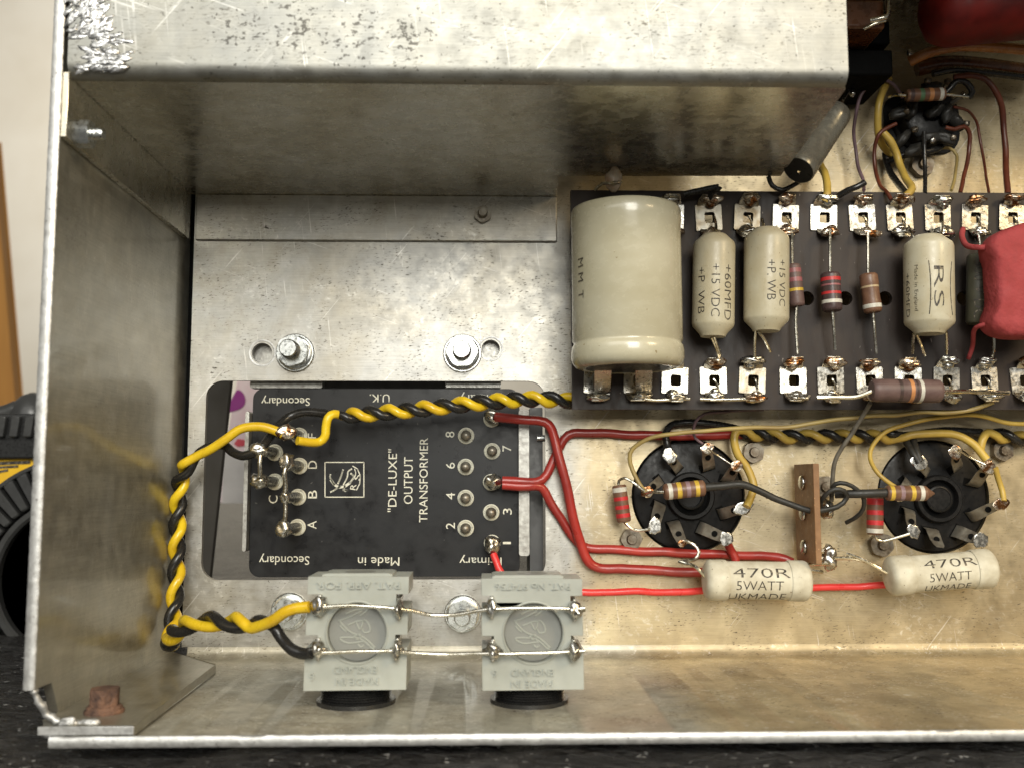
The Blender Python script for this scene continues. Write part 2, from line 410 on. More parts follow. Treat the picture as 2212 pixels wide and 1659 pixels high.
def thing(name, label, cat, at, group=None):
    o = bpy.data.objects.new(name, None); COL.objects.link(o)
    o.empty_display_size = 0.005
    o.location = B(at); o['at_mm'] = list(at)
    return tag(o, label, cat, group)
def rrect(x0, y0, x1, y1, r, k=6):
    out = []
    for cx, cy, a in ((x1 - r, y1 - r, 0), (x0 + r, y1 - r, 90), (x0 + r, y0 + r, 180), (x1 - r, y0 + r, 270)):
        for i in range(k + 1):
            t = math.radians(a + 90 * i / k); out.append((cx + r * math.cos(t), cy + r * math.sin(t)))
    return out
def circ(x, y, r, n=40): return [(x + r * math.cos(2 * math.pi * i / n), y + r * math.sin(2 * math.pi * i / n)) for i in range(n)]
def pw(lst): return [W(*p) for p in lst]

# lettering: outlines of the built-in font laid on a flat face or round a barrel
TXT = {}
def glyphs(s, extrude=0.0, fine=False):
    key = (s, extrude, fine)
    if key not in TXT:
        cu = bpy.data.curves.new('t', 'FONT'); cu.body = s; cu.extrude = extrude; cu.resolution_u = 3; cu.offset = -0.008 if fine else 0.0
        o = bpy.data.objects.new('t', cu); COL.objects.link(o)
        dg = bpy.context.evaluated_depsgraph_get()
        me = bpy.data.meshes.new_from_object(o.evaluated_get(dg))
        if fine:
            bm = bmesh.new(); bm.from_mesh(me)
            bmesh.ops.triangulate(bm, faces=bm.faces[:])
            for _ in range(4):
                es = [e for e in bm.edges if e.calc_length() > 0.16]
                if not es: break
                bmesh.ops.subdivide_edges(bm, edges=es, cuts=1)
                bmesh.ops.triangulate(bm, faces=[f for f in bm.faces if len(f.verts) > 3])
            bm.to_mesh(me); bm.free()
        TXT[key] = ([v.co.copy() for v in me.vertices], [tuple(p.vertices) for p in me.polygons])
        bpy.data.objects.remove(o); bpy.data.curves.remove(cu); bpy.data.meshes.remove(me)
    return TXT[key]
def letters(mb, s, px, py, wpx, hpx, rot, z, emb=0.0, bold=0.0):
    vs, fs = glyphs(s, 0.1 if emb else 0.0)
    x0, x1 = min(v.x for v in vs), max(v.x for v in vs); y0, y1 = min(v.y for v in vs), max(v.y for v in vs)
    a = math.radians(rot)
    u = Vector((math.cos(a), math.sin(a), 0)); wv = Vector((-math.sin(a), math.cos(a), 0))
    c = W(px, py, z); L, H = mm(wpx, z), mm(hpx, z)
    mb.add([c + u * ((v.x - x0) / (x1 - x0) - .5) * L + wv * ((v.y - y0) / (y1 - y0) - .5) * H + Vector((0, 0, v.z / 0.1 * emb if emb else 0)) for v in vs], fs)
def letters_round(mb, s, c, u, side, r, Lmm, Hmm, off):
    """c: a point of the barrel's axis; u: reading direction along it; side: the letters' upward direction; off: arc offset"""
    vs, fs = glyphs(s, 0.0, True)
    x0, x1 = min(v.x for v in vs), max(v.x for v in vs); y0, y1 = min(v.y for v in vs), max(v.y for v in vs)
    n = Vector((0, 0, 1)); out = []
    for v in vs:
        gx = ((v.x - x0) / (x1 - x0) - .5) * Lmm
        t = (off + ((v.y - y0) / (y1 - y0) - .5) * Hmm) / r
        out.append(c + u * gx + side * (r * math.sin(t)) + n * (r * math.cos(t)))
    mb.add(out, fs)

# ------------------------------------------------------------------ the place: bench, wall and what stands behind
H = 85.0
XW, YF, YB, YR = -86.5, -48.7, 81.8, 127.0
BENCH = YF - 3.2
mb = MB(); n1, n2 = 340, 300
for j in range(n2 + 1):
    for i in range(n1 + 1):
        z = 190 - 2800 * (j / n2) ** 2.1; x = (-420 + 900 * i / n1) * (1 + (190 - z) / 420)
        p = Vector((x * 0.012, z * 0.02, 0))
        wv = Vector((noise.noise(p * 2), noise.noise(p * 2 + Vector((9, 2, 0))), 0)) * 0.5
        h = noise.noise(p) * 1.0 + noise.noise(p * 3.1) * 0.6 - abs(noise.noise(p * 1.7 + wv + Vector((3, 1, 0)))) * 1.6 - abs(noise.noise(p * 5.3 + wv * 2)) * 1.1 - abs(noise.noise(p * 11 + wv * 3)) * 0.45
        mb.v.append(Vector((x, BENCH - 0.8 + min(0.7, h), z)))
for j in range(n2):
    for i in range(n1):
        a = j * (n1 + 1) + i; mb.f.append([a, a + 1, a + n1 + 2, a + n1 + 1])
o = mb.build('workbench_surface', 'black_film'); o['kind'] = 'structure'; o['label'] = 'crinkled black plastic film covering the workbench'
o = MB().box((-2500, BENCH - 30, -2620), (2500, 2400, -2600)).build('wall', 'plaster'); o['kind'] = 'structure'; o['label'] = 'pale plaster wall far behind the chassis'

# timber batten against the wall
mb = MB(); a, b = W(-15, 300, -700), W(33, 860, -700)
mb.prism([(a.x - 30, a.y), (a.x, a.y), (b.x, b.y), (b.x + 12, BENCH), (a.x - 30, BENCH)], -715, -700)
tag(mb.build('timber_batten', 'timber', bevel=1.5), 'orange varnished timber batten standing before the pale wall', 'batten')

# yellow and black tool with ribbed rubber
zt = -95.0
tool = thing('power_tool', 'yellow and black tool with ribbed rubber grips behind the aluminium end wall', 'tool', (W(20, 1200, zt).x, BENCH, zt))
p0, p1 = W(-120, 985, zt), W(150, 1330, zt)
MB().box((p0.x, BENCH, zt - 40), (p1.x - 4, p0.y, zt)).build('housing', 'tool_yellow', tool, bevel=1.2)
a, b = W(-120, 985, zt + 3), W(150, 893, zt + 3)
bar = MB().box((a.x, a.y - 1, zt - 40), (b.x - 4, b.y, zt + 3)).build('grip_bar', 'jack_black', tool, bevel=0.8)
for i in range(9):
    x = -100 + i * 30
    q = [W(x + dx, yy, zt + 5) for dx, yy in ((6, 898), (24, 898), (17, 944), (-1, 944))]
    MB().prism([(p.x, p.y) for p in q][::-1], zt + 2.9, zt + 5.4).build('rib', 'rubber', tool, bevel=0.5)
mb = MB().lathe(W(70, 925, zt - 14), (0, 1, 0), [(0, 8.5), (6, 8.2), (10, 6.8), (12.5, 4.6), (14, 1.2)], 24)
mb.tube(smooth_path([W(75, 905, zt - 12), W(40, 885, zt - 12), W(15, 893, zt - 12), W(-60, 912, zt - 12)]), 3.6, 12)
mb.build('knob', 'rubber', tool)
cw = W(186, 1245, zt + 2); k = mm(1, zt)
prof = [(0, 120 * k), (0, 236 * k), (3, 244 * k), (9, 244 * k), (12, 236 * k), (12, 170 * k), (9, 158 * k), (9, 150 * k)]
MB().lathe((cw.x, cw.y, zt + 1), (0, 0, 1), prof, 64).build('rubber_bumper', 'black_hole', tool)  # black instead of rubber grey: shade between the ribs put into the colour
MB().lathe((cw.x, cw.y, zt + 2), (0, 0, 1), [(9, 240 * k), (11, 240 * k), (11.6, 242 * k), (11.6, 249 * k), (10, 251 * k), (9, 251 * k)], 64).build('bumper_rim', 'rubber', tool)
MB().lathe((cw.x, cw.y, zt + 2), (0, 0, 1), [(9, 150 * k), (12, 150 * k), (13, 155 * k), (13, 165 * k), (10, 168 * k), (9, 168 * k)], 64).build('bumper_rim', 'rubber', tool)
for i in range(17):
    t = math.radians(95 + i * 7.4)
    e = Vector((math.cos(t), math.sin(t), 0)); s_ = Vector((-e.y, e.x, 0))
    q = [e * (170 * k) + s_ * 1.35, e * (170 * k) - s_ * 1.35, e * (239 * k) - s_ * 1.9, e * (239 * k) + s_ * 1.9]
    MB().prism([(cw.x + p.x, cw.y + p.y) for p in q], zt + 12.8, zt + 16).build('rib', 'rubber', tool, bevel=0.7)
# worn black stripes of the tool's print
mb = MB()
for (xa, ya, xb, yb, t) in ((-30, 998, 66, 994, 7), (-30, 1008, 40, 1004, 5), (-30, 1022, 18, 1012, 5)):
    q = [W(xa, ya, zt), W(xb, yb, zt), W(xb, yb + t, zt), W(xa, ya + t, zt)]
    mb.prism([(p.x, p.y) for p in q][::-1], zt + 0.1, zt + 0.3)
mb.build('printed_stripe', 'print_black', tool, False)

# packet and card seen through the transformer opening
pk = thing('packet', 'pink and white packet with a magenta patch seen through the transformer opening', 'packet', (W(515, 1040, -170).x, BENCH, -170))
q = [W(474, 1085, -170), W(492, 940, -170), W(516, 800, -170), W(580, 800, -170), W(580, 1085, -170)]
MB().prism([(p.x, p.y) for p in q], -185, -170).build('sheet', 'packet_pink', pk, False)
q = [W(488, 893, -169.6), W(500, 862, -169.6), W(513, 842, -169.6), W(526, 850, -169.6), W(530, 868, -169.6), W(520, 882, -169.6)]
q = smooth_path(q + [q[0]], 1.0)[:-1]
MB().prism([(p.x, p.y) for p in q][::1], -170, -169.6).build('printed_patch', 'packet_magenta', pk, False)
MB().prism([(p.x, p.y) for p in (W(505, 958, -169), W(512, 947, -169), W(532, 950, -169), W(530, 962, -169), W(512, 964, -169))], -170, -169.5).build('printed_patch', 'packet_red', pk, False)
q = [W(482, 1085, -166), W(484, 978, -166), W(545, 978, -166), W(545, 1085, -166)]
MB().prism([(p.x, p.y) for p in q], -169, -166).build('label_sheet', 'packet_white', pk, False, bevel=0.3)
mb = MB()
q = [W(380, 1300, -60), W(452, 1262, -60), W(500, 815, -60), W(500, 780, -60), W(380, 780, -60)]
mb.prism([(p.x, p.y) for p in q], -63, -60)
tag(mb.build('card', 'dark_card', bevel=0.3), 'dark brown card standing behind the transformer opening beside the pink packet', 'card')

# ------------------------------------------------------------------ chassis
ch = thing('chassis', 'worn bare aluminium amplifier chassis with a large rounded opening in its floor', 'chassis', (0, YF, 0))
XR = 320.0
def fl(px, py): p = W(px, py, 0); return p.x, p.y
wx0, wy1 = fl(446, 822); wx1, wy0 = fl(1179, 1250)
SEAM = XW + 2.3
holes = [rrect(wx0, wy0, wx1, wy1, 4.8)]
for px, py, r in ((566, 763, 22), (1060, 754, 20)):
    x, y = fl(px, py); holes.append(circ(x, y, mm(r), 28))
SOCK = ((1487, 1070), (2016, 1072))
for px, py in SOCK:
    x, y = fl(px, py); holes.append(circ(x, y, mm(123), 56))
MB().box((XW - 0.2, YF + 3, -5), (XW + 4, YR, -4)).build('seam_shade', 'black_hole', ch)  # black strip set under the floor gap to stand for its shade
MB().prism([(SEAM, YF + 3), (XR, YF + 3), (XR, YR), (SEAM, YR)], -1.6, 0, [h[::-1] for h in holes]).build('floor_plate', 'alu_floor', ch, True, sharp=20)
# raised rims pressed round the two empty screw holes
for px, py, r in ((566, 763, 25), (1060, 754, 23)):
    c = W(px, py, 0); r = mm(r)
    MB().lathe(c, (0, 0, 1), [(-0.3, r + .7), (0.03, r + 0.6), (0.10, r + 0.2), (-0.15, r - 0.25), (-1.3, r - 0.5)], 32, False).build('hole_rim', 'alu_edge', ch)
# lip: bend and upright sheet
prof = [(YF + 3, 0)]
for i in range(7):
    t = math.radians(90 * i / 6); prof.append((YF + 3 - 3 * math.sin(t), 3 - 3 * math.cos(t)))
prof += [(YF, H - 0.3), (YF - 0.3, H), (YF - 1.3, H), (YF - 1.6, H - 0.3), (YF - 1.6, 0), (YF + 3, -1.6)]
def sweep_x(prof, xs, wob=0.0):
    mb = MB(); n = len(prof)
    for i, x in enumerate(xs):
        for (y, z) in prof:
            d = Vector((0, 0, 0))
            if wob and z > H - 2: d = Vector((0, noise.noise(Vector((x * .35, y, 0))) * wob * .5, noise.noise(Vector((x * .22, 3, y))) * wob))
            mb.v.append(Vector((x, y, z)) + d)
    for i in range(len(xs) - 1):
        for j in range(n):
            mb.f.append([i * n + j, (i + 1) * n + j, (i + 1) * n + (j + 1) % n, i * n + (j + 1) % n])
    mb.f.append(list(range(n))); mb.f.append([(len(xs) - 1) * n + j for j in range(n)][::-1])
    return mb
xl = W(112, 1600, H).x
sweep_x(prof, [xl + (XR - xl) * i / 220 for i in range(221)], 0.35).build('lip', 'alu_lip', ch)
# filed bright top edges
mb = MB(); pts = []
def edge_strip(name, pts, wid, ht, seed):
    """rough cut edge of the sheet, running through pts (top centre line)"""
    mb = MB(); m = len(pts)
    for i, p in enumerate(pts):
        t = (pts[min(i + 1, m - 1)] - pts[max(i - 1, 0)]).normalized()
        s_ = Vector((0, 0, 1)).cross(t)
        for a, b in ((-1, -ht), (-1.0, -0.25), (-.6, 0.05), (.6, 0.05), (1.0, -0.25), (1, -ht)):
            k = 1 + 0.10 * noise.noise(Vector((i * 0.61 + seed, a * 2, 0)))
            mb.v.append(p + s_ * (a * wid * k) + Vector((0, 0, b + 0.12 * noise.noise(Vector((i * 0.7, a * 3, seed))))))
    for i in range(m - 1):
        for j in range(5): mb.f.append([i * 6 + j, i * 6 + j + 1, (i + 1) * 6 + j + 1, (i + 1) * 6 + j])
    mb.f.append([5, 4, 3, 2, 1, 0]); mb.f.append([(m - 1) * 6 + j for j in range(6)])
    return mb.build(name, 'alu_edge', ch, True, sharp=50)
edge_strip('cut_edge', [Vector((xl - .6 + (XR - xl) * i / 260, YF - 0.8, H + 0.15)) for i in range(261)], 1.05, 0.7, 1)
# end wall
YE = W(85, 1490, H).y
MB().prism([(YR, -5), (YR, H), (YE, H), (YE - 0.2, H - 8), (YF + 2.2, H - 12), (YF + 2.2, -5)][::-1], XW - 1.8, XW, f=lambda y, z, x: (x, y, z)).build('end_wall', 'alu_wall', ch, True, sharp=20)
edge_strip('cut_edge', [Vector((XW - 0.9, YR - (YR - YE) * i / 240, H + 0.15)) for i in range(241)], 1.1, 0.8, 5)
# tab folded from the end wall on to the lip
YT = YF + 2.2
ta, tb_, tc_, td = Wy(180, 1566, YT), Wy(290, 1566, YT), Wy(466, 1436, YT), Wy(385, 1405, YT)
q = [(XW, 2.0), (XW, ta.z - 4), (ta.x - 2, ta.z), (tb_.x, tb_.z), (tc_.x, tc_.z)]
MB().prism(q, YF + 0.45, YT, f=lambda x, z, y: (x, y, z)).build('corner_tab', 'alu_wall', ch, True, bevel=0.2, sharp=20)
mb = MB()
P = smooth_path(pw([(72, 1488, H - 1), (86, 1518, H - 2), (106, 1546, H - 3), (138, 1562, H - 3), (178, 1563, H - 3), (206, 1557, H - 3)]), 0.5)
mb.tube([p + Vector((noise.noise(p * 0.9), noise.noise(p * 0.9 + Vector((5, 5, 5))), 0)) * 0.35 for p in P], [0.7 + 0.5 * noise.noise(p * 1.3) for p in P], 9)
MB().box((XW + 1, YF + 0.5, tb_.z), (tb_.x, YT - 0.1, tb_.z + 0.25)).build('tab_edge', 'alu_edge', ch, bevel=0.1)
for i, (px, py, r) in enumerate(((150, 1560, 1.0), (196, 1560, 0.9), (118, 1585, 1.2)) if True else ((150, 1560, 1.3), (165, 1563, 1.5), (185, 1560, 1.3), (128, 1548, 1.1), (112, 1520, 1.0), (205, 1565, 1.1))):
    mb.blob(W(px, py, H - 2), (r * 1.7, r * .8, r * .6), i, 0.8)
mb.build('torn_edge', 'alu_edge', ch)
MB().box((XW, YR, -1.6), (XR, YR + 1.6, H)).build('back_panel', 'alu_under', ch, True, sharp=20)

# ------------------------------------------------------------------ folded box
XB1 = W(1831, 100, H).x
bx = thing('folded_box', 'deep folded aluminium box with a scratched bright top beside the end wall', 'metal box', (0, YB, 0))
XL = XW + 1.6
st = Wy(1203, 424, YB); s1 = Wy(1206, 381, YB); s2 = Wy(1686, 381, YB); s3 = Wy(1826, 195, YB)
MB().prism([(XL, 0.2), (st.x, 0.2), (s1.x, s1.z), (s2.x, s2.z), (s3.x, s3.z), (XB1, H - 3), (XL, H - 3)], YB, YB + 1.5, f=lambda x, z, y: (x, y, z)).build('face_panel', 'alu_under', bx, True, sharp=20)
mb = MB(); arc = []
for i in range(9):
    t = math.radians(90 * i / 8); arc.append((YB + 3 - 3 * math.cos(t), H - 3 + 3 * math.sin(t)))
prof = arc + [(YR - 0.2, H), (YR - 0.2, H - 1.5), (YB + 3, H - 1.5)] + [(YB + 1.5 + 0.0, H - 3)]
xs = [XL - 0.4 + (XB1 - XL + 0.4) * i / 60 for i in range(61)]
n = len(prof)
for x in xs:
    for (y, z) in prof: mb.v.append(Vector((x, y, z)))
for i in range(len(xs) - 1):
    for j in range(n): mb.f.append([i * n + j, i * n + (j + 1) % n, (i + 1) * n + (j + 1) % n, (i + 1) * n + j])
mb.f.append(list(range(n))[::-1]); mb.f.append([(len(xs) - 1) * n + j for j in range(n)])
mb.build('top_panel', 'alu_box', bx, True, sharp=35)
# gouged, hammered stretch of the top by its cut end
mb = MB()
for i in range(170):
    t = random.random(); px = 235 - 50 * (1 - t) + random.gauss(0, 22); py = -30 + 190 * t
    px = max(150, min(300, px)) - 10 * (1 - t)
    c = W(px, py, H); r = random.uniform(0.5, 1.5)
    rz = Matrix.Rotation(random.uniform(-0.5, 0.5) + (0.9 if t < .5 else 0.1), 3, 'Z')
    mb.blob((c.x, max(c.y, YB + 1.6), H - 0.03), (r * 1.5, r * 0.5, 0.20), i, 0.9, 9, 6, rz)
o = mb.build('gouge', 'foil', bx); o['kind'] = 'stuff'
YFL = W(390, 521, 0).y
xe = W(1203, 470, 1.5).x
MB().box((XL + 1.4, YFL, 0.05), (xe, YB, 1.5)).build('foot_flange', 'alu_floor', bx, True, bevel=0.25, sharp=20)
MB().prism([(YFL, 1.6), (YB + 1, 1.6), (YB + 1, H - 0.5), (YFL + 0.6, H - 0.5)], XW + 0.1, XW + 1.5, f=lambda y, z, x: (x, y, z)).build('wall_flange', 'alu_under', bx, True, bevel=0.2, sharp=20)

# ------------------------------------------------------------------ nuts and bolts
def hexpoly(r, rot=0): return [(r * math.cos(rot + math.pi * i / 3), r * math.sin(rot + math.pi * i / 3)) for i in range(6)]
def nut_on(name, label, base, ax, wr, nr, nh, sr, sh, mat, group=None, rot=0.2, washer=True, cat='nut'):
    """washer, hex nut and stud end along ax from base"""
    ax = Vector(ax).normalized(); u, v = frame_of(ax)
    t = thing(name, label, cat, base, group)
    base = Vector(base); h0 = 0.03
    if washer:
        MB().lathe(base, ax, [(0.02, wr), (0.5, wr), (0.75, wr - 0.25), (0.75, nr * 0.6)], 36).build('washer', mat, t)
        m2 = MB().lathe(base, ax, [(0.76, wr * 0.9), (1.25, wr * 0.88), (1.5, wr * 0.8), (1.5, nr * 0.6)], 36); m2.build('spring_washer', mat, t)
        h0 = 1.5
    f = lambda x, y, z: base + u * x + v * y + ax * z
    rings = []
    mb = MB(); n = 36
    zs = [(h0, 0), (h0 + nh * 0.08, 1), (h0 + nh * 0.90, 1), (h0 + nh, 0)]
    for z, full in zs:
        for j in range(n):
            a = 2 * math.pi * j / n
            rh = nr * math.cos(math.pi / 6) / math.cos(((a + rot) % (math.pi / 3)) - math.pi / 6)
            r = rh if full else min(rh, nr * 0.93)
            mb.v.append(f(r * math.cos(a), r * math.sin(a), z))
    for i in range(3):
        for j in range(n): mb.f.append([i * n + j, i * n + (j + 1) % n, (i + 1) * n + (j + 1) % n, (i + 1) * n + j])
    mb.f.append([3 * n + j for j in range(n)])
    mb.build('nut_body', mat, t, True, sharp=28)
    if sh:
        prof = [(h0, sr)]
        k = 0
        while h0 + k * 0.35 < nh + h0 + sh - 0.8:
            prof.append((h0 + k * 0.35, sr if k % 2 else sr * 0.93)); k += 1
        prof += [(nh + h0 + sh - 0.4, sr * 0.96), (nh + h0 + sh, sr * 0.85)]
        MB().lathe(base, ax, prof, 20).build('stud', mat, t, True, sharp=30)
    return t
GN = 'zinc nuts clamping the transformer'
def tilt(px, py): return (0, 0, 1)
nut_on('hex_nut', 'zinc hex nut on stud beside the upper empty screw hole nearest the end wall', W(638, 763, 0), (0, 0, 1), 5.5, 4.7, 4.0, 2.6, 5.4, 'zinc', GN)
nut_on('hex_nut', 'zinc hex nut above the opening, the one nearer the big cream capacitor', W(999, 764, 0), (0, 0, 1), 5.5, 4.7, 4.0, 2.6, 4.0, 'zinc', GN, 0.5)
nut_on('hex_nut', 'zinc hex nut behind the yellow wire at the first grey socket', W(626, 1320, 0), (0, 0, 1), 5.2, 4.4, 3.2, 2.1, 4.5, 'zinc', GN, 0.7)
nut_on('hex_nut', 'zinc hex nut between the two grey sockets under the bare wire', W(1000, 1325, 0), (0, 0, 1), 5.2, 4.4, 3.4, 2.2, 5.0, 'zinc', GN, 0.1)
nut_on('hex_nut', 'small tarnished nut on the foot flange of the folded box', W(1043, 466, 1.5), (0, 0, 1), 2.7, 2.7, 1.8, 1.4, 2.4, 'lug_grey', None, 0.1, False)
p = Wx(165, 290, XW + 1.5)
nut_on('hex_nut', 'bright nut on the wall flange in the dark corner of the folded box', (XW + 1.5, p.y, p.z), (1, 0, 0), 3.4, 3.0, 3.2, 1.4, 2.4, 'zinc', None, 0.5, False)
p = Wy(225, 1538, YT)
nut_on('hex_bolt', 'rusty hex bolt on the folded corner tab', (p.x, YT, p.z), (0, 1, 0), 3.9, 3.1, 3.3, 1.6, 0, 'rust', None, 0.3, True, 'bolt')
GS = 'dull nuts holding the valve sockets'
nut_on('hex_nut', 'dull nut under the yellow wire by the upper edge of the first valve socket', W(1624, 977, 0), (0, 0, 1), 3, 3.2, 2.4, 1.5, 1.2, 'dull_zinc', GS, 0.2, False)
nut_on('hex_nut', 'dull nut below the red banded resistor of the first valve socket', W(1362, 1163, 0), (0, 0, 1), 3, 3.2, 2.4, 1.5, 1.2, 'dull_zinc', GS, 0.5, False)
nut_on('hex_nut', 'dark nut at the upper outer edge of the second valve socket', W(2159, 973, 0), (0, 0, 1), 3, 3.2, 2.4, 1.5, 1.2, 'dull_zinc', GS, 0.0, False)
nut_on('hex_nut', 'dark nut under the red resistor beside the second valve socket', W(1899, 1175, 0), (0, 0, 1), 3, 3.6, 2.4, 1.5, 1.2, 'dull_zinc', GS, 0.8, False)
nut_on('hex_nut', 'dull nut beside the brown tag strip', W(1777, 1051, 0), (0, 0, 1), 3, 3.3, 2.4, 1.5, 1.2, 'dull_zinc', GS, 0.3, False)
nut_on('hex_nut', 'dark nut below the small valve holder above the tag board', W(1986, 362, 0), (0, 0, 1), 3, 3.6, 2.6, 1.6, 1.4, 'dull_zinc', GS, 0.3, False)

# ------------------------------------------------------------------ output transformer
zp = -2.5
tr = thing('output_transformer', 'black labelled output transformer sitting in the opening of the chassis floor', 'transformer', (W(830, 1040, zp).x, W(830, 1040, zp).y, -40))
def R(px0, py0, px1, py1, z, r=None):
    a, b = W(px0, py1, z), W(px1, py0, z)
    return rrect(a.x, a.y, b.x, b.y, r) if r else [(a.x, a.y), (b.x, a.y), (b.x, b.y), (a.x, b.y)]
MB().prism(R(537, 840, 1122, 1246, zp, 3.0), zp - 1.6, zp).build('terminal_panel', 'panel_black', tr, True, bevel=0.15)
a, b = W(560, 1236, zp), W(1105, 850, zp)
MB().box((a.x, a.y, -42), (b.x, b.y, zp - 1.7)).build('winding', 'lam_steel', tr, bevel=0.6)
MB().prism(R(523, 888, 539, 1191, 0.2, 0.7), -8, 0.4).build('clamp_strip', 'clip_steel', tr, bevel=0.3)
MB().prism(R(1121, 884, 1143, 1200, -0.5, 0.7), -8, -0.3).build('clamp_strip', 'clip_steel', tr, bevel=0.3)
MB().prism(R(1145, 880, 1172, 1262, -7, 0.4), -30, -7).build('mounting_bracket', 'lam_steel', tr, bevel=0.3)
MB().prism(R(540, 725, 698, 838, -4.5, 0.4), -9, -4.5).build('mounting_foot', 'clip_steel', tr, bevel=0.3)
MB().prism(R(963, 725, 1082, 837, -4.5, 0.4), -9, -4.5).build('mounting_foot', 'clip_steel', tr, bevel=0.3)
MB().prism(R(700, 800, 962, 846, -12, 0.4), -30, -12).build('winding', 'lam_steel', tr)
MB().lathe(W(1160, 946, -6.5), (1, 0, 0), [(0, 1.0), (2.6, 1.0)], 16).build('bracket_pin', 'zinc', tr)
def text_part(items, z, mat, parent, emb=0.0, name='lettering'):
    mb = MB()
    for (s, px, py, wp, hp, rot) in items: letters(mb, s, px, py, wp, hp, rot, z, emb)
    return mb.build(name, mat, parent, False)
zt_ = zp + 0.06
text_part([('"DE-LUXE"', 847.5, 1037, 134, 19, 90), ('OUTPUT', 882, 1037, 100, 19, 90), ('TRANSFORMER', 915, 1036, 180, 18, 90)], zt_, 'print_white', tr)
text_part([('Secondary', 617, 865, 104, 22, 180), ('U.K.', 820, 860, 43, 17, 180), ('Primary', 1036, 858, 88, 22, 180),
           ('Secondary', 614, 1207, 106, 24, 180), ('Made in', 818, 1212, 88, 18, 180), ('Primary', 1038, 1209, 90, 22, 180)], zt_, 'print_white', tr)
text_part([('F', 674, 941, 11, 17, 90), ('D', 675, 1003, 17, 19, 90), ('B', 675, 1067, 17, 19, 90), ('A', 674, 1133, 17, 19, 90), ('C', 590, 1078, 17, 19, 90),
           ('8', 972, 938, 13, 19, 90), ('7', 1095, 968, 13, 19, 90), ('6', 973, 1005, 13, 19, 90), ('4', 973, 1071, 14, 19, 90), ('3', 1096, 1104, 13, 19, 90),
           ('2', 973, 1135, 13, 19, 90), ('1', 1095, 1172, 5, 17, 90)], zt_, 'print_white', tr)
# square badge: frame, a prancing beast and a curved scroll
mb = MB()
def strip(mb, pts, wid, z, close=False):
    P = [W(x, y, z) for x, y in pts]
    if len(pts) != 5: P = smooth_path(P, 0.4)
    for i in range(len(P) - 1):
        t = (P[i + 1] - P[i]); 
        if t.length < 1e-6: continue
        s_ = Vector((-t.y, t.x, 0)).normalized() * wid; t = t.normalized() * wid * .5
        mb.add([P[i] + s_ - t, P[i] - s_ - t, P[i + 1] - s_ + t, P[i + 1] + s_ + t], [(0, 1, 2, 3)])
strip(mb, [(702, 998), (786, 998), (786, 1073), (702, 1073), (702, 998)], 0.14, zt_)
for pts, wd in ((((715, 1036), (722, 1046), (732, 1052), (745, 1050), (756, 1042)), .36), (((722, 1046), (718, 1040), (713, 1030), (714, 1024)), .20),
                (((735, 1050), (722, 1058), (714, 1062)), .22), (((745, 1050), (742, 1058), (750, 1058), (745, 1060)), .22),
                (((730, 1044), (736, 1030), (741, 1014)), .24), (((742, 1046), (750, 1030), (752, 1018), (760, 1012)), .20),
                (((756, 1042), (764, 1030), (758, 1022)), .26), (((762, 1006), (772, 1012), (778, 1026), (777, 1044), (770, 1058)), .14),
                (((756, 1040), (768, 1024), (766, 1012)), .12)):
    strip(mb, pts, wd, zt_)
for s, px, py in (('R', 763, 1051), ('S', 772, 1030)): letters(mb, s, px, py, 12, 12, 80, zt_)
mb.build('emblem', 'print_white', tr, False)
TERM = []
def terminal(px, py, hgt, blob=None, seed=0, hollow=False):
    c = W(px, py, zp)
    t = MB().lathe(c, (0, 0, 1), [(0.02, 2.35), (0.5, 2.35), (0.75, 2.1), (0.5, 1.75), (0.3, 1.7)], 24).build('terminal', 'print_white', tr)
    prof = [(0.2, 1.45)]
    if hgt > 6:
        z_ = 0.8
        while z_ < hgt - 3: prof += [(z_, 1.45), (z_ + .5, 1.3), (z_ + 1.0, 1.45)]; z_ += 1.6
        prof += [(hgt - 2, 1.25), (hgt, 1.1)]
    else: prof += [(hgt * .5, 1.55), (hgt * .85, 1.3), (hgt, 0.7), (hgt + .2, 0.2)]
    MB().lathe(c, (0, 0, 1), prof, 18).build('pin', 'lug_grey' if not hollow else 'tin', t)
    if blob:
        MB().blob(c + Vector((blob[0], blob[1], hgt - 0.6 + blob[4] if len(blob) > 4 else hgt - 0.6)), blob[2:4] + (blob[3],) if False else (blob[2], blob[3], 1.9), seed, 0.45).build('solder_blob', 'solder' if seed % 2 else 'flux_solder', t)
    return c
hp = 17.5
terminal(647, 941, hp, (-0.4, 0.2, 2.9, 2.1), 2, True)
terminal(594, 977, hp, (-0.6, 0.1, 2.5, 2.2), 1, True)
terminal(647, 1006, hp, (-0.2, 0.8, 1.9, 2.4), 3, True)
terminal(594, 1040, hp, (-0.7, 0.2, 2.4, 2.0), 5, True)
terminal(644, 1073, hp, (-0.3, 0.3, 1.5, 1.7), 7, True)
terminal(643, 1138, hp, (-0.5, 0.3, 2.2, 2.2), 9, True)
for i, (px, py) in enumerate(((1007, 941), (1063, 974), (1006, 1008), (1006, 1075), (1061, 1106), (1006, 1140))): terminal(px, py, 4.0, None, i)
terminal(1062, 905, 4.5, (0.1, 0.5, 2.3, 2.2), 11); terminal(1061, 1041, 4.5, (0.6, 0.1, 2.6, 2.0), 13); terminal(1063, 1172, 4.5, (0.2, -0.2, 2.2, 2.3), 15)
GB = 'bare links between transformer terminals'
zz = zp + hp
tag(MB().tube(smooth_path([W(621, 1000, zz), W(614, 1022, zz + .5), W(617, 1045, zz), W(616, 1075, zz), W(617, 1105, zz), W(614, 1140, zz)]), [0.55] * 100 if False else 0.62, 10).build('link_wire', 'tin_wire'),
    'long bare tinned link joining transformer terminals D, B and A', 'wire', GB)
